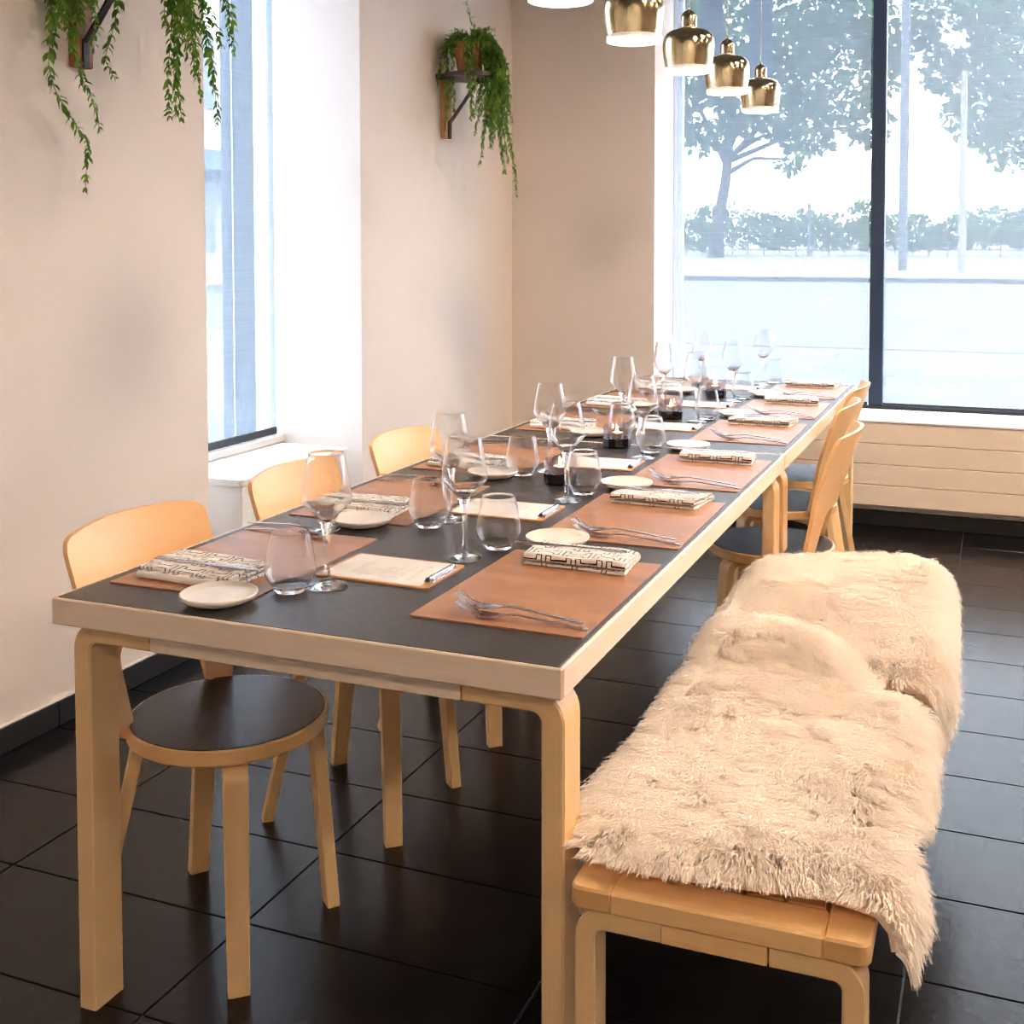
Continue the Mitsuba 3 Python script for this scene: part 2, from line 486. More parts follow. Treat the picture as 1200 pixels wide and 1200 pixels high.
ex = [WX + 0.05] + mx + [XR]
for a, b in zip(ex[:-1], ex[1:]):
    a2, b2 = (a if a < -1 else a + 0.034), (b - 0.034 if b < XR else b)
    put('window_1__pane', mikit.ply(trimesh.Trimesh([[a2, GY + 0.03, 0.53], [b2, GY + 0.03, 0.53], [b2, GY + 0.03, 2.75], [a2, GY + 0.03, 2.75]], [[0, 1, 2], [0, 2, 3]], process=False), 'window_glass'))
for k, (a, b) in enumerate(zip(ex[:-1], ex[1:])):
    a2, b2 = (a - 0.012 if k == 0 else a + 0.038), b - 0.038
    names = ['sheer blue-grey roller blind left of the dark mullion of the back window', 'sheer blue-grey roller blind right of the dark mullion of the back window']
    t = thing('roller_blind', names[k] if k < 2 else 'sheer roller blind further along the back window, past the right edge of view', 'blind', 'roller blinds of the back window')
    yb = GY - 0.045
    put(t + '__cloth', mikit.ply(trimesh.Trimesh([[a2, yb, 0.55], [b2, yb, 0.55], [b2, yb, 2.72], [a2, yb, 2.72]], [[0, 1, 2], [0, 2, 3]], process=False), 'screen_cloth'))
    put(t + '__hem_bar', mikit.ply(box(a2, b2, yb - 0.006, yb + 0.006, 0.538, 0.552, 0.003), 'frame_dark'))
    put(t + '__roller', mikit.ply(tube([(a2, yb + 0.0, 2.745), (b2, yb, 2.745)], 0.028, 16), 'frame_light', smooth=40))

# --- sill and the slatted panel cover under the back window
PY = 4.135
struct('window_sill', mikit.ply(box(WX - 0.02, XR, PY - 0.004, GY - 0.031, 0.5075, 0.519, 0.003), 'sill_paint'), 'white sill under the back window')
rc = thing('radiator_cover', 'long cream panel cover of four horizontal boards under the back window', 'radiator cover')
for k in range(4):
    z0 = 0.113 + k * 0.0985
    put(rc + '__board', mikit.ply(box(WX - 0.0, XR, PY, PY + 0.022, z0 + 0.0012, z0 + 0.0973, 0.0022), 'cream_panel'))
put(rc + '__backing', mikit.ply(box(WX, XR, PY + 0.018, PY + 0.04, 0.118, 0.50), 'cream_panel'))
for x in np.arange(-0.9, XR, 0.95):
    put(rc + '__bracket', mikit.ply(box(x - 0.02, x + 0.02, PY + 0.04, YB + 0.0095, 0.2, 0.42, 0.003), 'black_metal'))

# --- left window
w2 = tag('window_2', 'left window deep in its white recess', kind='structure')
used['window_2'] = 1
put('window_2__bottom_frame', mikit.ply(box(GX - 0.06, GX + 0.055, R0, R1, 0.515, 0.545, 0.003), 'white_lacquer'))
put('window_2__edge_strip', mikit.ply(box(GX - 0.05, GX, R1 - 0.03, R1, 0.545, 2.8, 0.003), 'frame_light'))
put('window_2__pane', mikit.ply(trimesh.Trimesh([[GX - 0.03, R0, 0.54], [GX - 0.03, R1, 0.54], [GX - 0.03, R1, 2.8], [GX - 0.03, R0, 2.8]], [[0, 1, 2], [0, 2, 3]], process=False), 'window_glass'))
t = thing('roller_blind', 'sheer roller blind over the left window in the white recess', 'blind')
BX = GX + 0.022
put(t + '__cloth', mikit.ply(trimesh.Trimesh([[BX, R0 + 0.01, 0.575], [BX, R1 - 0.02, 0.575], [BX, R1 - 0.02, 2.74], [BX, R0 + 0.01, 2.74]], [[0, 1, 2], [0, 2, 3]], process=False), 'screen_cloth'))
put(t + '__hem_bar', mikit.ply(rounded_hull(BX - 0.008, BX + 0.008, R0 + 0.01, R1 - 0.02, 0.547, 0.578, 0.006), 'frame_dark', smooth=40))
put(t + '__roller', mikit.ply(tube([(BX, R0 + 0.01, 2.77), (BX, R1 - 0.02, 2.77)], 0.026, 16), 'frame_light', smooth=40))

# --- white radiator box standing in the recess
rb = thing('radiator_box', 'white box cover with rounded top standing in the left window recess', 'radiator cover')
bx0, bx1, by0, by1 = -2.16, -1.845, 1.79, 2.50
put(rb + '__body', mikit.ply(box(bx0, bx1 - 0.008, by0 + 0.008, by1 - 0.008, 0.005, 0.515, 0.004), 'white_lacquer'))
plan = sg.box(bx0, by0, bx1, by1).buffer(-0.025).buffer(0.025, 8)
top = tm(prism(plan, 0.022)); top.apply_translation((0, 0, 0.513))
put(rb + '__top', mikit.ply(top, 'white_lacquer', smooth=40))

# ---------------------------------------------------------------- ceiling downlights
can = lathe([(0.0, 0.0), (0.168, 0.0), (0.172, -0.004), (0.164, -0.012), (0.154, -0.012), (0.152, -0.002), (0.0, -0.002)], 40)
can_s = mikit.ply(can, 'white_plastic', smooth=40)
disc = trimesh.creation.cylinder(0.150, 0.003, sections=40)
for k, (x, y) in enumerate(DOWNLIGHTS):
    t = thing('downlight', 'round ceiling downlight above the room', 'ceiling light', 'ceiling downlights')
    put(t + '__trim', can_s, place(x, y, H))
    d = disc.copy(); d.apply_translation((x, y, H - 0.0045))
    put(t + '__diffuser', {**mikit.ply(d, 'white_plastic'), 'emitter': {'type': 'area', 'radiance': rgb(*[DOWNLIGHT * c for c in WARM])}})

# ---------------------------------------------------------------- tables
TW, TZ = 0.938, 0.740


def make_table(y0, y1, label, near):
    t = thing('dining_table', label, 'table', 'long tables set end to end')
    e, b = 0.016, 0.0075
    put(t + '__top', mikit.ply(box(-TW + b, -b, y0 + b, y1 - b, 0.697, TZ + 0.0002, 0.0006), 'linoleum'))
    zb, zt = 0.6935, TZ
    put(t + '__edge_strip', mikit.ply(box(-TW, 0, y0, y0 + e * 0.5, zb, zt, 0.0025), 'birch_x'))
    put(t + '__edge_strip', mikit.ply(box(-TW, 0, y1 - e * 0.5, y1, zb, zt, 0.0025), 'birch_x'))
    put(t + '__edge_strip', mikit.ply(box(-b - 0.0005, 0, y0 + e * 0.5, y1 - e * 0.5, zb, zt, 0.0025), 'birch_y'))
    put(t + '__edge_strip', mikit.ply(box(-TW, -TW + b + 0.0005, y0 + e * 0.5, y1 - e * 0.5, zb, zt, 0.0025), 'birch_y'))
    m, uv = bent_leg(0.694, 0.165, 0.037, 0.072, 0.034)
    s = mikit.ply(m, 'bent_birch', smooth=True, uv=uv)
    for yy in (y0 + 0.032 + 0.036, y1 - 0.032 - 0.036):
        put(t + '__leg', s, place(-TW + 0.016, yy, 0))
        put(t + '__leg', s, place(-0.008, yy, 0, 180))
        put(t + '__apron', mikit.ply(box(-TW + 0.016 + 0.1652, -0.008 - 0.168, yy - 0.036, yy + 0.036, 0.657, 0.694, 0.0015), 'birch_x'))
    for xx in (-TW + 0.10, -0.10):
        put(t + '__side_rail', mikit.ply(box(xx - 0.02, xx + 0.02, y0 + 0.105, y1 - 0.105, 0.657, 0.694, 0.0015), 'birch_y'))
    return t


make_table(0.0, 1.8385, 'nearer long table with black linoleum top and pale birch edge', True)
make_table(1.8415, 3.65, 'farther long table with black linoleum top, set against the near one', False)

# ---------------------------------------------------------------- chairs
SR, SZ = 0.19, 0.44
seat_ring = lathe([(0.0, SZ - 0.030), (SR - 0.004, SZ - 0.030), (SR, SZ - 0.026), (SR, SZ - 0.003), (SR - 0.003, SZ), (SR - 0.007, SZ), (0, SZ)], 64)
seat_pad = lathe([(0.0, SZ - 0.004), (SR - 0.006, SZ - 0.004), (SR - 0.006, SZ + 0.0006), (SR - 0.0075, SZ + 0.0012), (0, SZ + 0.0012)], 64)
front_leg, front_uv = bent_leg(SZ - 0.030, 0.13, 0.026, 0.046, 0.030, taper=0.16, splay=0.030)
rear_leg, rear_uv = bent_leg(SZ - 0.030, 0.13, 0.026, 0.046, 0.030, taper=0.16, splay=0.084)


def chair_back():
    top = [(x, 0.796 + 0.010 * (1 - (x / 0.2) ** 2)) for x in np.linspace(0.2, -0.2, 17)]
    out = sg.Polygon([(-0.166, 0.405), (-0.113, 0.405), (-0.112, 0.575), (0.112, 0.575), (0.113, 0.405), (0.166, 0.405), (0.2, 0.64)] + top + [(-0.2, 0.64)])
    out = out.buffer(0.030, 8).buffer(-0.060, 8).buffer(0.030, 8)
    m = prism(out, 0.011, 0.022)
    v = np.array(m.to_mesh().vert_properties[:, :3], float)
    me = tm(m)
    s, z, t = v[:, 0], v[:, 1], v[:, 2]
    lean = 0.142 + (z - 0.42) * 0.27 + 0.06 * np.clip(z - 0.6, 0, 1)
    me.vertices = np.stack([-lean + 0.045 * (s / 0.2) ** 2 - t, s, z], 1)
    if me.volume < 0: me.faces = me.faces[:, ::-1]
    return me


back_mesh = chair_back()
C_SEAT, C_PAD = mikit.ply(seat_ring, 'golden_birch_x', smooth=40), mikit.ply(seat_pad, 'seat_linoleum', smooth=40)
C_FL, C_RL = mikit.ply(front_leg, 'bent_birch', smooth=True, uv=front_uv), mikit.ply(rear_leg, 'bent_birch', smooth=True, uv=rear_uv)
C_BACK = mikit.ply(back_mesh, 'veneer', smooth=40)
block = mikit.ply(box(-0.012, 0.012, -0.016, 0.016, 0.395, 0.425, 0.002), 'golden_birch_z')


def make_chair(x, y, rz, label, group):
    t = thing('dining_chair', label, 'chair', group)
    P0 = place(x, y, 0, rz)
    put(t + '__seat', C_SEAT, P0)
    put(t + '__seat_pad', C_PAD, P0)
    for ang, s in ((50, C_FL), (-50, C_FL), (142, C_RL), (-142, C_RL)):
        a = math.radians(ang)
        put(t + '__leg', s, P0 @ T().rotate([0, 0, 1], ang).translate([SR - 0.004, 0, 0]).rotate([0, 0, 1], 180))
    put(t + '__backrest', C_BACK, P0)
    labels[t + '__seat_pad'] = {'label': 'black linoleum seat disc'}
    return t


LG, RG = 'chairs along the wall side of the table', 'chairs along the right side of the farther table'
make_chair(-0.813, 0.322, 0, 'birch chair with round black seat tucked under the near left corner of the table', LG)
make_chair(-0.808, 0.885, 0, 'birch chair in front of the left window recess, second from the near end', LG)
make_chair(-0.812, 1.440, 2, 'birch chair beside the white reveal right of the left window, third from the near end', LG)
make_chair(-0.068, 2.010, 181, 'birch chair with black seat just behind the sheepskin bench', RG)
make_chair(-0.140, 2.605, 180, 'middle birch chair of the three on the right side of the table', RG)
make_chair(-0.162, 3.135, 180, 'birch chair farthest down the right side, nearest the back window', RG)

# ---------------------------------------------------------------- benches
BENCH = place(0.018, -0.020, 0, 0.6)                              # the benches stand slightly turned


def make_bench(y0, y1, label):
    t = thing('bench', label, 'bench', 'birch benches end to end')
    x0, x1, z0, z1 = 0.0, 0.414, 0.408, 0.440
    rw = 0.060
    for a, b in ((x0, x0 + rw), (x1 - rw, x1)):
        plan = sg.box(a, y0, b, y1)
        cx = [(a, y0), (a, y1)] if a == x0 else [(b, y0), (b, y1)]
        for (px, py) in cx:                                       # round the two outer corners
            r = 0.016
            sq = sg.box(min(px, px + (r if a == x0 else -r)), min(py, py + (r if py == y0 else -r)), max(px, px + (r if a == x0 else -r)), max(py, py + (r if py == y0 else -r)))
            disc_ = sg.Point(px + (r if a == x0 else -r), py + (r if py == y0 else -r)).buffer(r, 8)
            plan = plan.difference(sq).union(disc_.intersection(sq))
        m = tm(prism(plan.buffer(-0.003), z1 - z0)); m.apply_translation((0, 0, z0))
        m2 = tm(prism(plan, z1 - z0 - 0.008)); m2.apply_translation((0, 0, z0 + 0.004))
        put(t + '__side_rail', mikit.ply(trimesh.convex.convex_hull(np.vstack([m.vertices, m2.vertices])), 'golden_birch_y', smooth=30), BENCH)
    for a, b in ((y0, y0 + 0.066), (y1 - 0.066, y1)):
        put(t + '__cross_rail', mikit.ply(box(x0 + rw, x1 - rw, a, b, z0, z1, 0.0035), 'golden_birch_x'), BENCH)
    n = 5
    sw = (x1 - x0 - 2 * rw - 0.006 * (n + 1)) / n
    for k in range(n):
        a = x0 + rw + 0.006 + k * (sw + 0.006)
        put(t + '__slat', mikit.ply(box(a, a + sw, y0 + 0.073, y1 - 0.073, z1 - 0.022, z1 - 0.002, 0.002), 'golden_birch_y'), BENCH)
    for yy in np.linspace(y0 + 0.05, y1 - 0.05, 3):
        put(t + '__batten', mikit.ply(box(x0 + rw - 0.02, x1 - rw + 0.02, yy - 0.02 + 0.05 * (yy < y0 + 0.1) - 0.05 * (yy > y1 - 0.1), yy + 0.02 + 0.05 * (yy < y0 + 0.1) - 0.05 * (yy > y1 - 0.1), 0.398, 0.4175, 0.002), 'golden_birch_x'), BENCH)
    m, uv = bent_leg(0.4085, 0.126, 0.031, 0.052, 0.028)
    s = mikit.ply(m, 'bent_birch', smooth=True, uv=uv)
    for yy in (y0 + 0.034, y1 - 0.034):
        put(t + '__leg', s, BENCH @ place(x0 + 0.006, yy, 0))
        put(t + '__leg', s, BENCH @ place(x1 - 0.006, yy, 0, 180))
        put(t + '__apron', mikit.ply(box(x0 + 0.1325, x1 - 0.1345, yy - 0.026, yy + 0.026, 0.378, 0.4085, 0.0015), 'golden_birch_x'), BENCH)
    return t


make_bench(0.0, 1.125, 'birch slatted bench nearest the camera, under the nearer sheepskin')
make_bench(1.133, 1.815, 'second birch bench behind the first, under the farther sheepskin')

# ---------------------------------------------------------------- sheepskins
EDGE_L, EDGE_R, ZB = 0.0, 0.414, 0.4405


def drape(u, v, lift):
    """Where the cloth point (u across, v along) of a skin lies: flat on the bench, falling over its two long edges."""
    u, v = np.asarray(u, float), np.asarray(v, float)
    r = 0.030
    over_r, over_l = np.maximum(u - (EDGE_R - 0.008), 0), np.maximum((EDGE_L + 0.008) - u, 0)

    def bend(o):
        a = np.minimum(o / r, math.pi / 2 * 0.95)
        return r * np.sin(a) + 0.08 * np.maximum(o - r * math.pi / 2, 0), -(r * (1 - np.cos(a)) + 0.99 * np.maximum(o - r * math.pi / 2 * 0.95, 0))
    dxr, dzr = bend(over_r)
    dxl, dzl = bend(over_l)
    x = np.clip(u, EDGE_L + 0.008, EDGE_R - 0.008) + dxr - dxl
    return np.stack([x, v, ZB + 0.002 + lift + dzr + dzl], -1)


def make_sheepskin(name_label, outline, lift_fn, count, seed):
    g = np.random.default_rng(seed)
    t = thing('sheepskin', name_label, 'sheepskin', 'cream sheepskins on the benches')
    poly = sg.Polygon([(a - 0.006, b + 0.004 * (b < 0.3)) for a, b in outline]).buffer(0.03, 8).buffer(-0.03, 8)
    m = prism(poly, 0.008, 0.025)
    me = tm(m)
    v = np.array(me.vertices)
    base = drape(v[:, 0], v[:, 1], lift_fn(v[:, 0], v[:, 1]))
    d = 1e-3

    def normal(u, w):
        a = drape(u + d, w, lift_fn(u + d, w)) - drape(u - d, w, lift_fn(u - d, w))
        b = drape(u, w + d, lift_fn(u, w + d)) - drape(u, w - d, lift_fn(u, w - d))
        n = np.cross(a, b)
        return n / (np.linalg.norm(n, axis=1, keepdims=True) + 1e-12), a / (np.linalg.norm(a, axis=1, keepdims=True) + 1e-12), b / (np.linalg.norm(b, axis=1, keepdims=True) + 1e-12)
    n, _, _ = normal(v[:, 0], v[:, 1])
    me.vertices = base + n * v[:, 2:3]
    put(t + '__hide', mikit.ply(me, 'hide', smooth=50), BENCH)
    # the wool: locks of curved hairs, lying outwards near the edge
    x0, y0, x1, y1 = poly.bounds
    pts = g.uniform((x0, y0), (x1, y1), (int(count * 2.2), 2))
    pts = pts[shapely.contains_xy(poly, pts[:, 0], pts[:, 1])][:count]
    N = len(pts)
    u, w = pts[:, 0], pts[:, 1]
    nn, a, b = normal(u, w)
    root = drape(u, w, lift_fn(u, w)) + nn * 0.007
    P3 = np.stack([u * 1.0, w * 1.0, w * 0 + seed], -1)
    # locks: hairs lean to the centre of their lock
    lock = np.floor(P3[:, :2] / 0.020 + 0.9 * (meshkit.fbm(P3 * 22, 2)[:, None] - 0.5))
    h1 = meshkit.noise(np.stack([lock[:, 0] * 3.7 + 0.5, lock[:, 1] * 5.3 + 0.5, lock[:, 0] * 0 + seed], -1) * 1.37, 3)
    h2 = meshkit.noise(np.stack([lock[:, 0] * 4.1 + 0.2, lock[:, 1] * 2.9 + 0.9, lock[:, 0] * 0 + seed], -1) * 1.71, 5)
    flow = 2 * math.pi * (meshkit.fbm(P3 * 4.0, 2, 9) - 0.5) * 0.75 - 1.3
    boundary = sg.LineString(poly.exterior.coords)
    dist = shapely.distance(shapely.points(pts), boundary)
    near = shapely.line_interpolate_point(boundary, shapely.line_locate_point(boundary, shapely.points(pts)))
    outw = np.stack([shapely.get_x(near) - u, shapely.get_y(near) - w], -1)
    outw /= np.linalg.norm(outw, axis=1, keepdims=True) + 1e-9
    k = np.clip(1 - dist / 0.05, 0, 1)[:, None]
    dirn = (np.stack([np.cos(flow), np.sin(flow)], -1) * (1 - k) * 0.55 + outw * k * 1.25 + np.stack([h1 - 0.5, h2 - 0.5], -1) * 0.7 + g.normal(0, 0.13, (N, 2)))
    tang = a * dirn[:, :1] + b * dirn[:, 1:]
    L = (0.055 + 0.016 * (h1 - 0.5) + 0.010 * (h2 - 0.5) + g.normal(0, 0.005, N))[:, None] * (1 - 0.18 * k)
    up = nn * (1.0 - 0.55 * k)
    d0 = up + 0.35 * tang
    d1 = 0.75 * up + 0.85 * tang
    d2 = 0.30 * up + 1.05 * tang + np.array([0, 0, -0.30])
    for q in (d0, d1, d2): q /= np.linalg.norm(q, axis=1, keepdims=True)
    wav = g.normal(0, 0.0016, (N, 3))
    p0 = root - nn * 0.004
    p1 = root + d0 * L * 0.33
    p2 = p1 + d1 * L * 0.36 + wav
    p3 = p2 + d2 * L * 0.40 - wav
    R = np.array([0.0008, 0.0008, 0.0007, 0.0002])
    pts4 = np.stack([p0, p1, p2, p3], 1)
    # a b-spline needs its ends repeated to reach them
    ctl = np.concatenate([pts4[:, :1], pts4, pts4[:, -1:]], 1)
    rad = np.concatenate([R[:1], R, R[-1:]])
    path = f'{meshkit.FOLDER}/wool_{seed}.txt'
    import os
    os.makedirs(meshkit.FOLDER, exist_ok=True)
    data = np.concatenate([ctl, np.broadcast_to(rad[None, :, None], (N, 6, 1))], -1)
    fmt = '\n'.join(['%.5f %.5f %.5f %.5f'] * 6)
    with open(path, 'w') as fo:
        fo.write('\n\n'.join(fmt % tuple(r) for r in data.reshape(N, 24)) + '\n')
    put(t + '__wool', {'type': 'bsplinecurve', 'filename': path, 'bsdf': {'type': 'ref', 'id': 'fleece_hair'}, 'to_world': BENCH})
    labels[t + '__wool'] = {'kind': 'stuff', 'label': 'long cream wool'}


skin1 = [(0.015, 0.065), (0.10, 0.045), (0.25, 0.05), (0.36, 0.062), (0.42, 0.05), (0.465, 0.038), (0.482, 0.085), (0.458, 0.18), (0.42, 0.25), (0.437, 0.35), (0.466, 0.45), (0.464, 0.56),
         (0.445, 0.63), (0.462, 0.70), (0.44, 0.755), (0.36, 0.79), (0.30, 0.86), (0.21, 0.99), (0.10, 1.03), (0.02, 1.01), (-0.005, 0.8), (-0.02, 0.5), (-0.025, 0.32), (-0.15, 0.28), (-0.16, 0.20), (-0.02, 0.14)]
skin2 = [(-0.01, 0.95), (0.2, 0.90), (0.38, 0.86), (0.50, 0.885), (0.56, 0.95), (0.58, 1.15), (0.575, 1.42), (0.53, 1.60), (0.43, 1.72), (0.32, 1.78), (0.18, 1.76), (0.06, 1.69), (-0.01, 1.58), (-0.025, 1.3)]
make_sheepskin('shaggy cream sheepskin on the nearer bench, a flap hanging at the front corner', skin1,
               lambda u, v: 0.010 * np.sin(v * 7 + u * 4) ** 2 + 0.040 * np.clip((v - 0.78) / 0.16, 0, 1) ** 2 * (3 - 2 * np.clip((v - 0.78) / 0.16, 0, 1)), 74000, 21)
make_sheepskin('shaggy cream sheepskin on the farther bench, its side hanging over the edge', skin2,
               lambda u, v: 0.012 + 0.012 * np.sin(v * 5 + u * 6) ** 2, 62000, 22)

# ---------------------------------------------------------------- tableware
MT = 0.0026                                                       # leather thickness
mat_shape = tm(prism(sg.box(-0.15, -0.2205, 0.15, 0.2205).buffer(-0.004).buffer(0.004, 4), MT))
MAT = mikit.ply(mat_shape, 'leather')
plate_profile = smooth_profile([(0.0, 0.0), (0.030, 0.0), (0.040, 0.0012), (0.056, 0.0065), (0.0635, 0.0130), (0.0648, 0.0170), (0.0630, 0.0186), (0.058, 0.0170), (0.045, 0.0140), (0.02, 0.0130), (0.0, 0.0130)], 4)
PLATE = mikit.ply(lathe(plate_profile, 48), 'stoneware', smooth=True)

# wine glass: thin bowl, thick cone below it drawn out into the stem, and foot
stem_profile = smooth_profile([(0.0, 0.0), (0.030, 0.0), (0.0360, 0.0010), (0.0355, 0.0026), (0.022, 0.0046), (0.0085, 0.0085), (0.0056, 0.018), (0.0050, 0.045), (0.0053, 0.070), (0.0064, 0.090),
                               (0.0105, 0.107), (0.0165, 0.121), (0.0230, 0.132)], 4)
inner = smooth_profile([(0.0222, 0.132), (0.0165, 0.1255), (0.0085, 0.1195), (0.0, 0.1175)], 4)
STEM_M = lathe(np.vstack([stem_profile, inner]), 36)
def walled(outer, t):
    """A closed glass wall of thickness t inside the outer profile."""
    p = np.asarray(outer)
    tn = np.gradient(p, axis=0); tn /= np.linalg.norm(tn, axis=1, keepdims=True)
    q = p + np.stack([-tn[:, 1], tn[:, 0]], 1) * t
    top = (p[-1] + q[-1]) / 2 + tn[-1] * t * 0.45
    return np.vstack([p, top[None], q[::-1], p[:1]])


bowl_profile = smooth_profile([(0.0230, 0.1321), (0.0345, 0.1430), (0.0420, 0.1505), (0.0445, 0.1570), (0.0438, 0.1680), (0.0404, 0.1940), (0.0357, 0.2190), (0.0312, 0.2385)], 4)
STEM = mikit.ply(STEM_M, 'glass', smooth=50)
BOWL = mikit.ply(lathe(walled(bowl_profile, 0.0010), 48), 'glass', smooth=60)
# tumbler
tb = smooth_profile([(0.0, 0.0), (0.022, 0.0), (0.0275, 0.0015), (0.0300, 0.0060), (0.0330, 0.0125)], 4)
tbi = smooth_profile([(0.0322, 0.0125), (0.026, 0.0098), (0.014, 0.0080), (0.0, 0.0075)], 4)
TBASE = mikit.ply(lathe(np.vstack([tb, tbi]), 40), 'glass', smooth=50)
tw_ = smooth_profile([(0.0331, 0.0128), (0.0400, 0.0230), (0.0446, 0.0345), (0.0449, 0.0400), (0.0430, 0.0560), (0.0388, 0.0800), (0.0335, 0.1050)], 4)
TWALL = mikit.ply(lathe(walled(tw_, 0.0012), 48), 'glass', smooth=60)


def cutlery(poly, thick, zf, refine=0.006):
    m = prism(poly, thick, refine)
    me = tm(m)
    v = np.array(me.vertices)
    me.vertices = np.stack([v[:, 0], v[:, 1], v[:, 2] + zf(v[:, 0], v[:, 1])], 1)
    return me


def fork_mesh():
    tines = [sg.box(-0.100, y - 0.0013, -0.055, y + 0.0013) for y in (-0.0084, -0.0028, 0.0028, 0.0084)]
    head = sg.Polygon([(-0.062, -0.0105), (-0.052, -0.0118), (-0.040, -0.0105), (-0.030, -0.0055), (-0.020, -0.0026), (0.0, -0.0022), (0.085, -0.0038), (0.105, -0.0040),
                       (0.105, 0.0040), (0.085, 0.0038), (0.0, 0.0022), (-0.020, 0.0026), (-0.030, 0.0055), (-0.040, 0.0105), (-0.052, 0.0118), (-0.062, 0.0105)])
    poly = shapely.union_all(tines + [head]).buffer(-0.0006).buffer(0.0006, 4)

    def zf(x, y):
        z = np.interp(x, [-0.100, -0.085, -0.068, -0.050, -0.035, -0.020, 0.0, 0.105], [0.0200, 0.0110, 0.0035, 0.0005, 0.0035, 0.0085, 0.0095, 0.0005])
        return z + np.where(x < -0.03, 18.0 * y * y, 0)
    return cutlery(poly, 0.0019, zf)


def knife_mesh():
    poly = sg.Polygon([(-0.115, 0.001), (-0.108, -0.0062), (-0.09, -0.0092), (-0.05, -0.0098), (-0.015, -0.0080), (-0.010, -0.0036), (0.02, -0.0040), (0.10, -0.0052), (0.113, -0.0045),
                       (0.113, 0.0045), (0.10, 0.0052), (0.02, 0.0040), (-0.010, 0.0044), (-0.05, 0.0055), (-0.09, 0.0050)])
    return cutlery(poly, 0.0024, lambda x, y: 0 * x)


fork_m = fork_mesh(); fork_m.vertices[:, :2] *= 1.12
FORK, KNIFE = mikit.ply(fork_m, 'steel', smooth=50), mikit.ply(knife_mesh(), 'steel', smooth=30)


def napkin_mesh(seed):
    w = 0.060
    path = [(-w, 0.0030), (w - 0.003, 0.0030)]
    path += [(w - 0.003 + 0.0042 * math.cos(a), 0.0072 + 0.0042 * math.sin(a)) for a in np.linspace(-math.pi / 2, math.pi / 2, 7)[1:]]
    path += [(-w + 0.002, 0.0120)]
    path += [(-w + 0.002 - 0.0048 * math.cos(a), 0.0168 + 0.0048 * math.sin(a)) for a in np.linspace(-math.pi / 2, math.pi / 2, 7)[1:]]
    path += [(-0.01, 0.0205), (w - 0.012, 0.0165)]
    sec = sg.LineString(path).buffer(0.0024, 4)
    m = prism(sg.polygon.orient(max(getattr(sec, 'geoms', [sec]), key=lambda q: q.area), 1), 0.202, 0.007)
    me = tm(m)
    v = np.array(me.vertices)
    x, y, z = v[:, 2] - 0.101, v[:, 0], v[:, 1]
    n1 = meshkit.fbm(np.stack([x * 18, y * 22, z * 90 + seed], -1), 3, seed) - 0.5
    z2 = z * (1 + 0.28 * n1) + 0.0025 * n1 * (z > 0.006)
    skew = 0.10 * (seed % 3 - 1)
    me.vertices = np.stack([x + skew * y + 0.004 * n1, y + 0.005 * n1, np.maximum(z2, 0.0004)], 1)
    if me.volume < 0: me.faces = me.faces[:, ::-1]
    uv = np.stack([x, np.where(y < -w + 0.006, y - 1.0 * (0.024 - z), y) + 0.02 + 0.0 * seed], 1)
    return mikit.ply(me, 'napkin_cloth', smooth=True, uv=uv)


NAPKINS = [napkin_mesh(k) for k in range(4)]

# menu clipboard: long side along x, clip at +x
mb = tm(prism(sg.box(-0.116, -0.080, 0.116, 0.080).buffer(-0.010).buffer(0.010, 6), 0.0032))
MBOARD = mikit.ply(mb, 'cork_board', smooth=30)
pv = np.array([[-0.108, -0.0735, 0], [0.100, -0.0735, 0], [0.100, 0.0735, 0], [-0.108, 0.0735, 0]])
pm = box(-0.108, 0.100, -0.0735, 0.0735, 0.0032, 0.0039)
pm_uv = np.stack([np.array(pm.vertices)[:, 1] + 0.0735, 0.100 - np.array(pm.vertices)[:, 0]], 1)
MPAPER = mikit.ply(pm, 'paper', uv=pm_uv)
clip = cat_(box(0.094, 0.113, -0.048, 0.048, 0.0034, 0.0052, 0.0006), box(0.098, 0.110, -0.040, 0.040, 0.0052, 0.0085, 0.001))
ct = tube([(0.104, -0.048, 0.0088), (0.104, 0.048, 0.0088)], 0.0042, 12)
MCLIP = mikit.ply(cat_(clip, ct), 'steel', smooth=35)
cb = [tube([(0.104, s * 0.048, 0.0088), (0.104, s * 0.0520, 0.0088)], 0.0044, 12) for s in (-1, 1)]
MCAP = [mikit.ply(c, 'black_metal', smooth=35) for c in cb]

# tealight holder: faceted smoked glass on a heavy black foot
HFOOT = mikit.ply(lathe([(0.0, 0.0), (0.036, 0.0), (0.0405, 0.002), (0.0425, 0.006), (0.0430, 0.0265), (0.0420, 0.0280), (0.0, 0.0280)], 12), 'black_glass')
HWALL = mikit.ply(cat_(lathe([(0.0428, 0.0281), (0.0436, 0.062)], 12), lathe([(0.0436, 0.062), (0.0405, 0.0625), (0.0380, 0.032)], 24)), 'smoked_glass')
HCUP = mikit.ply(lathe([(0.0, 0.0226), (0.0192, 0.0226), (0.0196, 0.0380), (0.0188, 0.0380), (0.0186, 0.0350), (0.0, 0.0350)], 28), 'aluminium', smooth=40)
HWAX = mikit.ply(lathe([(0.0, 0.0345), (0.0184, 0.0345), (0.0180, 0.0362), (0.0, 0.0358)], 28), 'wax', smooth=40)
FLAME_M = lathe(smooth_profile([(0.0, 0.0375), (0.0024, 0.0400), (0.0036, 0.0440), (0.0026, 0.0500), (0.0010, 0.0550), (0.0, 0.0590)], 3), 12)
HWICK = mikit.ply(tube([(0, 0, 0.0355), (0, 0, 0.040)], 0.0006, 6), 'black_metal')

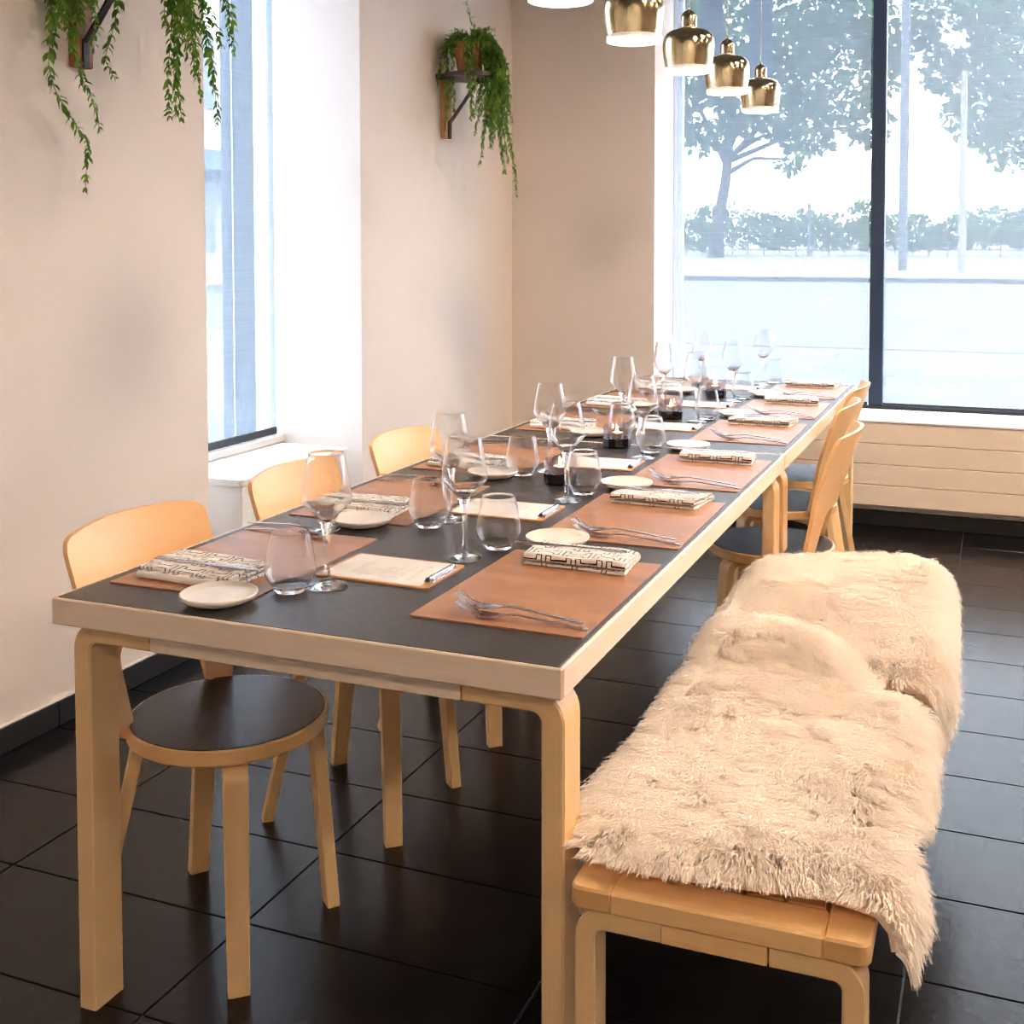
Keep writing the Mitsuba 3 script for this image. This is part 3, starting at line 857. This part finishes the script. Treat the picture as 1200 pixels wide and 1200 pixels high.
ORD = ['first', 'second', 'third', 'fourth', 'fifth', 'sixth']
TOP = TZ + 0.0003
RY = [0.132, 0.693, 1.270, 1.982, 2.550, 3.100]                   # near edges of the mats on the right side
LY = [0.105, 0.670, 1.255, 1.977, 2.560, 3.125]
R_WINE = [(-0.382, 0.486), (-0.376, 1.036), (-0.368, 1.635), (-0.389, 2.362), (-0.386, 2.925), (-0.379, 3.500)]
L_WINE = [(-0.529, 0.227), (-0.546, 0.757), (-0.544, 1.362), (-0.589, 2.150), (-0.606, 2.725), (-0.594, 3.287)]
R_WATER = [(-0.352, 0.580), (-0.365, 1.124), (-0.372, 1.733), (-0.370, 2.430), (-0.368, 3.020), (-0.348, 3.597)]
L_WATER = [(-0.575, 0.181), (-0.562, 0.689), (-0.592, 1.285), (-0.540, 1.985), (-0.548, 2.610), (-0.548, 3.175)]
R_PLATE = [(-0.252, 0.648), (-0.286, 1.225), (-0.282, 1.822), (-0.290, 2.536), (-0.297, 3.123)]
L_PLATE = [(-0.651, 0.082), (-0.704, 0.647), (-0.651, 1.231), (-0.632, 1.954), (-0.645, 2.540), (-0.645, 3.105)]
JIT = np.random.default_rng(3)


def num(side, i):
    where = 'right' if side == 'R' else 'left'
    return f'{ORD[i]} from the near end on the {where} side'


for side in 'RL':
    rot = 0 if side == 'R' else 180
    for i in range(6):
        y0 = (RY if side == 'R' else LY)[i]
        cx = (-0.164 if i < 3 else -0.171) if side == 'R' else -0.757
        j = JIT.uniform(-1, 1, 8)
        at = num(side, i)
        t = put('placemat', MAT, place(cx, y0 + 0.2205, TOP, 0.5 * j[0]))
        tag(t, 'brown leather placemat on the table, ' + at, 'placemat', 'leather placemats')
        # napkin with a knife on it
        nx, ny = (cx + 0.006, y0 + 0.405) if side == 'R' else (cx - 0.014, y0 + 0.092)
        tilt = -1 + 2.5 * j[1] if side == 'R' else 178 + 3 * j[1]
        t = put('napkin', NAPKINS[(i * 2 + (side == 'L')) % 4], place(nx, ny, TOP + MT, tilt))
        tag(t, 'folded white napkin with black pattern, ' + at, 'napkin', 'patterned napkins')
        kz = TOP + MT + 0.0225
        t = put('table_knife', KNIFE, place(nx - 0.030, ny + 0.010, kz, tilt + 3, 3, 0) if side == 'R' else place(nx + 0.01, ny - 0.005, kz, tilt + 2, 3, 0))
        tag(t, 'steel knife lying on its napkin, ' + at, 'knife', 'knives on the napkins')
        # two forks, one resting across the other
        fx, fy = (cx + 0.018, y0 + 0.045) if side == 'R' else (cx - 0.045, y0 + 0.418)
        t = put('fork', FORK, place(fx + 0.012, fy - 0.012, TOP + MT, rot - 2 + 2 * j[2]))
        tag(t, 'lower fork of the placemat pair, ' + at, 'fork', 'lower forks on the placemats')
        t = put('fork', FORK, place(fx, fy + 0.004, TOP + MT + 0.0068, rot - 5 + 2 * j[3], 0, 0))
        tag(t, 'upper fork of the placemat pair, ' + at, 'fork', 'upper forks on the placemats')
        # glasses
        x, y = (R_WINE if side == 'R' else L_WINE)[i]
        t = thing('wine_glass', 'empty stemmed wine glass on the table, ' + at, 'wine glass', 'wine glasses')
        for part, s, z in (('stem', STEM, 0), ('bowl', BOWL, 0)):
            put(t + '__' + part, s, place(x, y, TOP + z))
        x, y = (R_WATER if side == 'R' else L_WATER)[i]
        t = thing('tumbler', 'clear stemless water glass on the table, ' + at, 'glass', 'water tumblers')
        for part, s, z in (('base', TBASE, 0), ('wall', TWALL, 0)):
            put(t + '__' + part, s, place(x, y, TOP + z))
        ps = R_PLATE if side == 'R' else L_PLATE
        if i < len(ps):
            t = put('bread_plate', PLATE, place(ps[i][0], ps[i][1], TOP, 40 * i))
            tag(t, 'small cream bread plate on the table, ' + at, 'plate', 'small bread plates')

for i, (x, y, r) in enumerate([(-0.471, 0.354, -1), (-0.468, 0.891, 0), (-0.456, 1.505, 2), (-0.456, 2.210, 0), (-0.470, 2.778, 1), (-0.468, 3.345, 0)]):
    t = thing('menu_clipboard', f'small clipboard with a printed menu sheet, {ORD[i]} from the near end of the table', 'menu', 'menu clipboards')
    P0 = place(x, y, TOP, r)
    put(t + '__board', MBOARD, P0); put(t + '__sheet', MPAPER, P0); c = put(t + '__clip', MCLIP, P0)
    labels[c] = {'label': 'steel clip'}
    for s in MCAP: put(c + '__end_cap', s, P0)

for i, (x, y) in enumerate([(-0.462, 1.224), (-0.493, 1.787), (-0.496, 2.413), (-0.481, 3.039)]):
    t = thing('tealight_holder', f'smoked glass holder with a burning tealight, {ORD[i]} from the near end of the table', 'candle holder', 'tealight holders')
    P0 = place(x, y, TOP, 11 * i)
    put(t + '__foot', HFOOT, P0); put(t + '__glass', HWALL, P0)
    P0 = place(x, y, TOP + 0.0056, 11 * i)
    c = put(t + '__candle', HWAX, P0)
    put(c + '__cup', HCUP, P0); put(c + '__wick', HWICK, P0)
    f = FLAME_M.copy(); f.apply_translation((x, y, TOP + 0.0056))
    put(c + '__flame', {**mikit.ply(f, 'wax', smooth=True), 'emitter': {'type': 'area', 'radiance': rgb(60, 30, 9)}})

# ---------------------------------------------------------------- pendant lamps
LZ = 1.922
shade_out = smooth_profile([(0.0765, 0.0), (0.0765, 0.010), (0.0800, 0.030), (0.0842, 0.060), (0.0850, 0.085), (0.0800, 0.108), (0.0660, 0.124), (0.0440, 0.133), (0.0300, 0.137), (0.0268, 0.142),
                            (0.0268, 0.165), (0.0245, 0.180), (0.0160, 0.191), (0.0070, 0.196), (0.0038, 0.199), (0.0038, 0.208), (0.0, 0.209)], 4)
shade_in = smooth_profile([(0.0, 0.1940), (0.02, 0.180), (0.024, 0.145), (0.0420, 0.1305), (0.0640, 0.1215), (0.0780, 0.106), (0.0830, 0.085), (0.0822, 0.060), (0.0780, 0.030), (0.0746, 0.010), (0.0746, 0.0)], 4)
SHADE = mikit.ply(lathe(shade_out, 56), 'brass', smooth=40)
LINER = mikit.ply(lathe(shade_in, 48), 'white_plastic', smooth=40)
rim_m = lathe([(0.0748, 0.0002), (0.0775, 0.0002), (0.0778, 0.0090), (0.0768, 0.0100)], 48)
rim_lo = lathe([(0.0735, -0.0065), (0.0772, -0.0065), (0.0776, -0.0005), (0.0748, 0.0)], 48)
bulb_m = trimesh.creation.icosphere(3, 0.034)
bulb_m.apply_translation((0, 0, 0.048))
glow_m = lathe([(0.0, 0.004), (0.0735, 0.004)], 40)
LAMPS = [(1.049, 'nearest, only its rim in the frame'), (1.635, 'second from the camera'), (2.250, 'middle one of the five'), (2.829, 'fourth from the camera'), (3.479, 'farthest, nearest the window')]
for i, (y, where) in enumerate(LAMPS):
    x = -0.397
    t = thing('pendant_lamp', f'bell shaped brass pendant over the table, {where}', 'lamp', 'row of brass pendants')
    P0 = place(x, y, LZ)
    sh = put(t + '__shade', SHADE, P0)
    put(sh + '__lining', LINER, P0)
    for mesh, e in ((rim_m, 0.07), (rim_lo, 0.24)):
        r = mesh.copy(); r.apply_translation((x, y, LZ))
        put(t + '__rim_ring', {**mikit.ply(r, 'white_plastic', smooth=40), 'emitter': {'type': 'area', 'radiance': rgb(1.0 * e, 0.86 * e, 0.70 * e)}})
    b = bulb_m.copy(); b.apply_translation((x, y, LZ))
    put(t + '__bulb', {**mikit.ply(b, 'white_plastic', smooth=True), 'emitter': {'type': 'area', 'radiance': rgb(*[PENDANT * c for c in (1, 0.72, 0.46)])}})
    put(t + '__cord', mikit.ply(tube([(x, y, LZ + 0.205), (x, y, H)], 0.0022, 8), 'white_plastic', smooth=True))
    put(t + '__canopy', mikit.ply(lathe([(0.0, -0.03), (0.045, -0.03), (0.05, -0.025), (0.05, 0.0), (0.0, 0.0)], 24), 'white_plastic', smooth=40), place(x, y, H))

# ---------------------------------------------------------------- wall planters


def leaf_mesh(pos, direction, up, L, W):
    """One pointed leaf of six triangles, folded along its midrib and curling down."""
    d = direction / (np.linalg.norm(direction) + 1e-9)
    s = np.cross(d, up); s /= np.linalg.norm(s) + 1e-9
    n = np.cross(s, d)
    P = lambda a, b, c: pos + d * a * L + s * b * W + n * c * L
    v = [P(0, 0, 0), P(0.28, 0.42, 0.05), P(0.30, 0, -0.03), P(0.28, -0.42, 0.05), P(0.66, 0.38, 0.0), P(0.66, 0, -0.06), P(0.66, -0.38, 0.0), P(1.0, 0, -0.16)]
    f = [(0, 1, 2), (0, 2, 3), (1, 4, 5), (1, 5, 2), (2, 5, 6), (2, 6, 3), (4, 7, 5), (5, 7, 6)]
    return v, f


def vines(paths, leaf, g, spacing):
    stems, V, F = [], [], []
    for path in paths:
        p = np.array(path, float)
        seg = np.concatenate([[0], np.cumsum(np.linalg.norm(np.diff(p, axis=0), axis=1))])
        n = max(6, int(seg[-1] / 0.012))
        s = np.linspace(0, seg[-1], n)
        q = np.stack([np.interp(s, seg, p[:, k]) for k in range(3)], 1)
        for _ in range(3): q[1:-1] = (q[:-2] + 2 * q[1:-1] + q[2:]) / 4
        stems.append(tube(q, np.linspace(0.0017, 0.0008, n), 5))
        at = 0.0
        side = 0
        while at < seg[-1]:
            i = min(int(at / seg[-1] * (n - 1)), n - 2)
            tan = q[i + 1] - q[i]; tan /= np.linalg.norm(tan) + 1e-9
            frac = at / seg[-1]
            for sgn in (1, -1):
                a = g.uniform(0, 2 * math.pi) if side % 3 == 0 else side * 1.2
                rad = np.cross(tan, [math.cos(a), math.sin(a), 0.3]); rad /= np.linalg.norm(rad) + 1e-9
                dirn = sgn * rad + 0.75 * tan + np.array([0, 0, -0.45]) + g.normal(0, 0.22, 3)
                Lf = leaf * (1.12 - 0.62 * frac) * g.uniform(0.75, 1.2)
                v, f = leaf_mesh(q[i], dirn, np.array([0.15, -0.2, 1.0]) + g.normal(0, 0.35, 3), Lf, Lf * 0.46)
                F += [(a_ + len(V), b_ + len(V), c_ + len(V)) for a_, b_, c_ in f]; V += v
            side += 1
            at += spacing * (1.05 - 0.45 * frac) * g.uniform(0.8, 1.2)
    return cat_(*stems), trimesh.Trimesh(np.array(V), np.array(F), process=False)


def planter(y, label_shelf, label_plant, named, wood_bsdf, seed, leaf, extra, drawn=()):
    g = np.random.default_rng(seed)
    zs = 2.115                                                     # underside of the round shelf
    s = thing('wall_shelf', label_shelf, 'shelf', 'round wall shelves')
    x = XW
    put(s + '__upright', mikit.ply(box(x, x + 0.030, y - 0.033, y + 0.033, 1.845, zs, 0.003), wood_bsdf))
    pl = sg.Point(x + 0.150, y).buffer(0.135, 24).union(sg.box(x, y - 0.08, x + 0.15, y + 0.08)).intersection(sg.box(x, y - 1, x + 1, y + 1))
    m = tm(prism(pl, 0.020)); m.apply_translation((0, 0, zs))
    put(s + '__board', mikit.ply(m, 'dark_shelf', smooth=40))
    br = cat_(box(x + 0.030, x + 0.037, y - 0.012, y + 0.012, 1.842, 1.925, 0.0015))
    d0, d1 = vec(x + 0.0335, y, 1.915), vec(x + 0.185, y, zs - 0.004)
    dv = d1 - d0; nv = np.array([-dv[2], 0, dv[0]]); nv /= np.linalg.norm(nv)
    pts = [d + nv * a + np.array([0, b, 0]) for d in (d0, d1) for a in (-0.0035, 0.0035) for b in (-0.012, 0.012)]
    br = cat_(br, trimesh.convex.convex_hull(np.array(pts)), box(x + 0.17, x + 0.24, y - 0.012, y + 0.012, zs - 0.007, zs, 0.001))
    put(s + '__brace', mikit.ply(br, 'black_metal'))
    p = thing('trailing_plant', label_plant, 'plant', 'trailing plants in terracotta pots')
    cx, z0 = x + 0.135, zs + 0.0202
    pot = lathe([(0.0, 0.0), (0.050, 0.0), (0.053, 0.004), (0.070, 0.110), (0.078, 0.112), (0.081, 0.142), (0.074, 0.142), (0.071, 0.118), (0.068, 0.118), (0.0, 0.118)], 40)
    po = put(p + '__pot', mikit.ply(pot, 'terracotta', smooth=40), place(cx, y, z0))
    put(po + '__soil', mikit.ply(lathe([(0.0, 0.119), (0.07, 0.119), (0.055, 0.126), (0.0, 0.130)], 24), 'soil', smooth=True), place(cx, y, z0))
    rim = z0 + 0.14
    paths = []
    for a, drop, reach in named:                                    # hanging vines: compass angle, drop below the pot's rim, reach
        ca, sa = math.cos(a), math.sin(a)
        s0 = vec(cx + 0.03 * ca, y + 0.03 * sa, rim - 0.012)
        k = vec(cx + (0.09 + 0.02 * g.uniform()) * ca, y + (0.09 + 0.02 * g.uniform()) * sa, rim + 0.03 * g.uniform(0.4, 1.2))
        pts = [s0, k]
        n = 7
        off = g.normal(0, 0.018, 2)
        for q in range(1, n + 1):
            f = q / n
            r = 0.10 + (reach - 0.10) * min(1, f * 1.8)
            w = off * f + np.array([0.014 * math.sin(5 * f + a * 3), 0.016 * math.cos(4 * f + a * 2)])
            px = max(cx + r * ca + w[0], XW + 0.018)
            pts.append(vec(px, y + r * sa + w[1], rim + 0.02 - drop * f))
        paths.append(pts)
    for way in drawn:                                               # single vines with a course of their own
        paths.append([vec(cx + 0.03, y, rim - 0.012)] + [vec(*q) for q in way])
    for q in range(extra):                                          # short bushy shoots on top of the pot
        a = g.uniform(0, 2 * math.pi)
        r, h = g.uniform(0.05, 0.14), g.uniform(-0.05, 0.08)
        s0 = vec(cx + 0.02 * math.cos(a), y + 0.02 * math.sin(a), rim - 0.012)
        m1 = vec(max(cx + 0.6 * r * math.cos(a), XW + 0.02), y + 0.6 * r * math.sin(a), rim + 0.035 + 0.4 * max(h, 0))
        e = vec(max(cx + r * math.cos(a), XW + 0.02), y + r * math.sin(a), rim + h)
        paths.append([s0, m1, e])
    st, fo = vines(paths, leaf, g, 0.020)
    put(p + '__stems', mikit.ply(st, 'stem_green', smooth=True)); labels[p + '__stems'] = {'kind': 'stuff'}
    put(p + '__leaves', mikit.ply(fo, 'leaf')); labels[p + '__leaves'] = {'kind': 'stuff', 'label': 'green pointed leaves'}


D = math.radians
def fill(g, n, a0, a1, d0, d1, r0, r1):
    return [(D(g.uniform(a0, a1)), g.uniform(d0, d1), g.uniform(r0, r1)) for _ in range(n)]


g = np.random.default_rng(12)
near_vines = [(D(-140), 0.42, 0.13), (D(-120), 0.40, 0.15), (D(-100), 0.36, 0.14), (D(-66), 0.44, 0.16), (D(0), 0.36, 0.20), (D(62), 0.36, 0.34), (D(70), 0.38, 0.38), (D(80), 0.30, 0.26)]
near_vines += fill(g, 13, 2, 60, 0.38, 0.62, 0.19, 0.27) + fill(g, 5, -150, -95, 0.25, 0.45, 0.12, 0.16)
planter(1.080, 'round wall shelf on a reddish-brown upright at the top left, nearer the camera', 'trailing leafy plant at the top left, its vines hanging past the frame edge', near_vines, 'bracket_wood', 5, 0.040, 26,
        [[(-1.761, 0.91, 1.996), (-1.77, 0.881, 1.906), (-1.778, 0.876, 1.823), (-1.787, 0.907, 1.76), (-1.795, 0.97, 1.697), (-1.804, 1.048, 1.629), (-1.812, 1.045, 1.553), (-1.821, 1.05, 1.496)],
         [(-1.761, 0.985, 2.01), (-1.776, 0.96, 1.897), (-1.791, 1.012, 1.804), (-1.806, 1.072, 1.746), (-1.821, 1.111, 1.671)],
         [(-1.761, 1.13, 2.038), (-1.781, 1.12, 1.942), (-1.801, 1.11, 1.87), (-1.821, 1.179, 1.82)]])
far_vines = [(D(20), 0.44, 0.16), (D(35), 0.62, 0.17), (D(62), 0.72, 0.20), (D(-135), 0.42, 0.12), (D(-120), 0.34, 0.12), (D(-150), 0.32, 0.10), (D(-142), 0.22, 0.13), (D(100), 0.3, 0.14), (D(88), 0.42, 0.18), (D(-25), 0.60, 0.13)]
far_vines += fill(g, 16, -75, 0, 0.16, 0.40, 0.12, 0.18) + fill(g, 22, -20, 75, 0.22, 0.42, 0.13, 0.20) + fill(g, 10, -30, 60, 0.40, 0.58, 0.13, 0.19) + fill(g, 5, 55, 100, 0.25, 0.5, 0.16, 0.22)
planter(3.408, 'round dark wall shelf on a light brown upright near the far corner', 'bushy trailing plant in a terracotta pot near the far corner', far_vines, 'oak_bracket', 9, 0.036, 70,
        [[(-1.761, 3.558, 2.329), (-1.761, 3.482, 2.396), (-1.761, 3.426, 2.484)]])

# ---------------------------------------------------------------- outside


def ground_z(y):
    return 0.30 + (min(y, 26.0) - 4.7) * 0.0105 + max(y - 26.0, 0) * 0.028


def strip(y0, y1, x0=-60, x1=60, dz=0.0, th=0.3):
    v = [(x, y, ground_z(y) + dz - k) for k in (0, th) for x, y in ((x0, y0), (x1, y0), (x1, y1), (x0, y1))]
    return trimesh.convex.convex_hull(np.array(v))


struct('street_ground', mikit.ply(strip(4.72, 10.0, dz=-0.012), 'verge'), 'pale ground of the pavement outside')
gp = 0.4
pav = box(0.004, gp - 0.004, 0.004, gp - 0.004, -0.03, 0.0, 0.004)
PAV = mikit.ply(pav, 'paver')
for i in range(15):
    for j in range(11):
        y = 5.4 + j * gp
        put('street_ground__paver', PAV, T().translate([-3.0 + i * gp + 0.2 * (j % 2), y, ground_z(y) + 0.002]).rotate([1, 0, 0], math.degrees(math.atan(0.0105))))
struct('street_road', mikit.ply(strip(10.0, 25.4), 'asphalt'), 'pale grey street outside the back window')
for y, x0, x1 in ((15.0, -9.5, -5.5), (15.0, -1.5, 2.0), (18.6, -12, -7), (18.6, -4, 0.5)):
    put('street_road__lane_mark', mikit.ply(strip(y, y + 0.22, x0, x1, 0.004, 0.01), 'road_paint'))
struct('kerb', mikit.ply(strip(25.4, 25.9, dz=0.10), 'kerb_stone'), 'grey kerb on the far side of the street')
struct('street_verge', mikit.ply(strip(25.9, 60, dz=0.09), 'verge'), 'pale ground beyond the far kerb')


def leaf_cloud(blobs, n, size, g, stretch=0.85):
    V, F = [], []
    tot = sum(r ** 2.2 for *_, r in blobs)
    for (x, y, z, r) in blobs:
        k = int(n * r ** 2.2 / tot)
        d = g.normal(size=(k, 3)); d /= np.linalg.norm(d, axis=1, keepdims=True)
        rr = r * g.uniform(0.25, 1.0, (k, 1)) ** 0.5
        c = np.array([x, y, z]) + d * rr * np.array([1, 1, stretch])
        keep = meshkit.noise(c * 1.15, 4) + 0.35 * meshkit.noise(c * 3.1, 8) > 0.52
        c = c[keep]
        k = len(c)
        a = g.normal(size=(k, 3)); a /= np.linalg.norm(a, axis=1, keepdims=True)
        b = np.cross(a, g.normal(size=(k, 3))); b /= np.linalg.norm(b, axis=1, keepdims=True)
        s = size * g.uniform(0.6, 1.3, (k, 1))
        base = len(V) and sum(len(q) for q in V)
        V.append(np.stack([c - a * s, c + b * s * 0.55, c + a * s, c - b * s * 0.55], 1).reshape(-1, 3))
        i = np.arange(k)[:, None] * 4 + base
        F.append(np.vstack([i + [0, 1, 2], i + [0, 2, 3]]))
    return trimesh.Trimesh(np.vstack(V), np.vstack(F), process=False)


def tree(x, y, label, blobs, n, trunk_r, seed, lean=0.0):
    g = np.random.default_rng(seed)
    t = thing('street_tree', label, 'tree', 'trees across the street')
    z0 = ground_z(y) + 0.05
    path = [(x - lean * 0.3, y, z0), (x, y, z0 + 1.2), (x + lean, y, z0 + 2.6), (x + 1.6 * lean, y, z0 + 4.2), (x + 2 * lean, y, z0 + 7.5)]
    ms = [tube(path, [trunk_r * 1.5, trunk_r, trunk_r * 0.85, trunk_r * 0.7, 0.04], 12)]
    for (bx, by, bz, r) in blobs:
        zs = min(bz - 0.4, z0 + 3.2 + 0.3 * g.uniform())
        ms.append(tube([(x + lean, y, zs), ((x + bx) / 2, (y + by) / 2, (zs + bz) / 2 + 0.3), (bx, by, bz)], [trunk_r * 0.5, trunk_r * 0.3, 0.03], 7))
    put(t + '__trunk', mikit.ply(cat_(*ms), 'bark', smooth=True))
    put(t + '__crown', mikit.ply(leaf_cloud(blobs, n, 0.17, g), 'tree_leaf')); labels[t + '__crown'] = {'kind': 'stuff'}


tree(-8.40, 37.5, 'leafy street tree with a visible trunk beyond the hedge, left of the mullion',
     [(-7.4, 37.5, 9.25, 3.4), (-9.8, 37.0, 7.65, 2.2), (-8.9, 37.2, 5.55, 1.4), (-6.9, 37.6, 6.25, 1.7), (-5.5, 38.0, 5.15, 1.1), (-4.5, 37.8, 7.15, 2.1), (-3.2, 37.5, 8.65, 2.0), (-3.5, 37.5, 5.25, 0.9), (-10.8, 37.3, 6.05, 1.3), (-5.9, 37.0, 4.15, 0.6)], 15000, 0.20, 31, 0.25)
tree(2.6, 37.8, 'leafy street tree at the right edge of the back window',
     [(2.05, 37.8, 7.85, 3.2), (-0.05, 38.0, 5.55, 1.3), (-0.85, 37.8, 8.45, 1.5), (1.05, 37.6, 4.85, 1.5), (3.45, 37.5, 6.05, 2.4), (-1.25, 37.9, 6.85, 0.8), (0.25, 37.8, 7.25, 1.5)], 12000, 0.22, 32, -0.2)
tree(-16.5, 44.5, 'leafy street tree farther left across the street', [(-16.5, 44.5, 8, 3.2), (-14.4, 44.5, 6.4, 1.8), (-18.4, 44.5, 6.2, 1.8)], 7000, 0.2, 33)

g = np.random.default_rng(41)
hb = []
for x in np.arange(-22, 14, 0.42):
    hb.append((x + g.uniform(-0.1, 0.1), 39.2 + g.uniform(-0.15, 0.15), ground_z(39.2) + 0.85 + 0.1 * g.normal(), 0.48))
hm = leaf_cloud(hb, 15000, 0.085, g, 1.0)
hs = cat_(*[tube([(x, 39.2, ground_z(39.2)), (x + g.uniform(-0.1, 0.1), 39.2, ground_z(39.2) + 0.9)], 0.02, 5) for x in np.arange(-22, 14, 0.55)])
t = thing('hedge', 'long clipped hedge behind the far kerb', 'hedge')
put(t + '__leaves', mikit.ply(hm, 'tree_leaf')); labels[t + '__leaves'] = {'kind': 'stuff'}
put(t + '__stems', mikit.ply(hs, 'bark', smooth=True)); labels[t + '__stems'] = {'kind': 'stuff'}
hb = [(x + g.uniform(-0.3, 0.3), 46 + g.uniform(-0.6, 0.6), ground_z(46) + 0.9 + 0.25 * g.normal(), 0.95) for x in np.arange(-11.0, 2, 0.8)]
tag(put('shrub_row', mikit.ply(leaf_cloud(hb, 9000, 0.12, g), 'tree_leaf')), 'paler row of shrubs showing above the hedge', 'shrubs', kind='stuff')

t = put('street_pole', mikit.ply(tube([(-1.76, 29.4, ground_z(29.4)), (-1.76, 29.4, 9.0)], 0.11, 16), 'pole_grey', smooth=40))
tag(t, 'grey street pole just right of the dark mullion', 'pole')
t = put('street_pole', mikit.ply(tube([(-0.32, 28.5, ground_z(28.5)), (-0.32, 28.5, 5.55)], [0.10, 0.07], 16), 'pole_cream', smooth=40))
tag(t, 'cream street pole in front of the right-hand tree', 'pole')
t = put('street_post', mikit.ply(tube([(-5.46, 38.3, ground_z(38)), (-5.46, 38.3, 2.75)], 0.06, 10), 'pole_grey', smooth=40))
tag(t, 'thin short post rising above the hedge', 'post')
for x0, x1, z0, m, lab in ((-1.039, -0.906, 2.30, 'banner_navy', 'dark navy hanging strip outside the window, behind the fourth pendant'), (-0.760, -0.627, 2.30, 'banner_blue', 'paler blue hanging strip outside the window, behind the farthest pendant')):
    t = thing('hanging_banner', lab, 'banner')
    put(t + '__cloth', mikit.ply(box(x0, x1, 5.0, 5.012, z0, 3.3, 0.003), m))
    put(t + '__weight_bar', mikit.ply(tube([(x0, 5.006, z0), (x1, 5.006, z0)], 0.009, 10), m, smooth=40))

# the blue-grey pier of the facade just outside the left window, with its pale joint
t = thing('facade_pier', 'blue-grey metal pier outside the left window, with a pale vertical joint', 'pier')
put(t + '__post', mikit.ply(box(-2.785, -2.75, 2.945, 2.982, 0.0, 4.0, 0.003), 'pier_metal'))
put(t + '__joint_strip', mikit.ply(box(-2.785, -2.76, 2.984, 3.006, 0.0, 4.0, 0.002), 'frame_light'))
put(t + '__panel', mikit.ply(box(-2.785, -2.75, 3.009, 3.222, 0.0, 4.0, 0.003), 'pier_metal'))
put(t + '__side_panel', mikit.ply(box(-2.81, -2.785, 3.224, 3.9, 0.0, 4.0, 0.003), 'frame_light'))

# the pale house seen through the left window
t = thing('street_building', 'pale building across the side street seen through the left window', 'building')
put(t + '__walls', mikit.ply(box(-24, -16, 10, 34, 0.0, 6.0), 'facade'))
for yy in np.arange(11.2, 33, 2.6):
    for zz in (1.2, 4.4):
        put(t + '__window', mikit.ply(box(-16.02, -15.94, yy, yy + 1.3, zz, zz + 1.7, 0.01), 'facade_glass'))
put(t + '__awning', mikit.ply(trimesh.convex.convex_hull(np.array([(-16, 16, 3.5), (-16, 26, 3.5), (-14.4, 16, 2.9), (-14.4, 26, 2.9), (-16, 16, 3.4), (-16, 26, 3.4)])), 'banner_blue'))
struct('side_street', mikit.ply(box(-60, XO - 0.4, -20, 4.72, -0.1, 0.29), 'paver'), 'pale side street outside the left window')
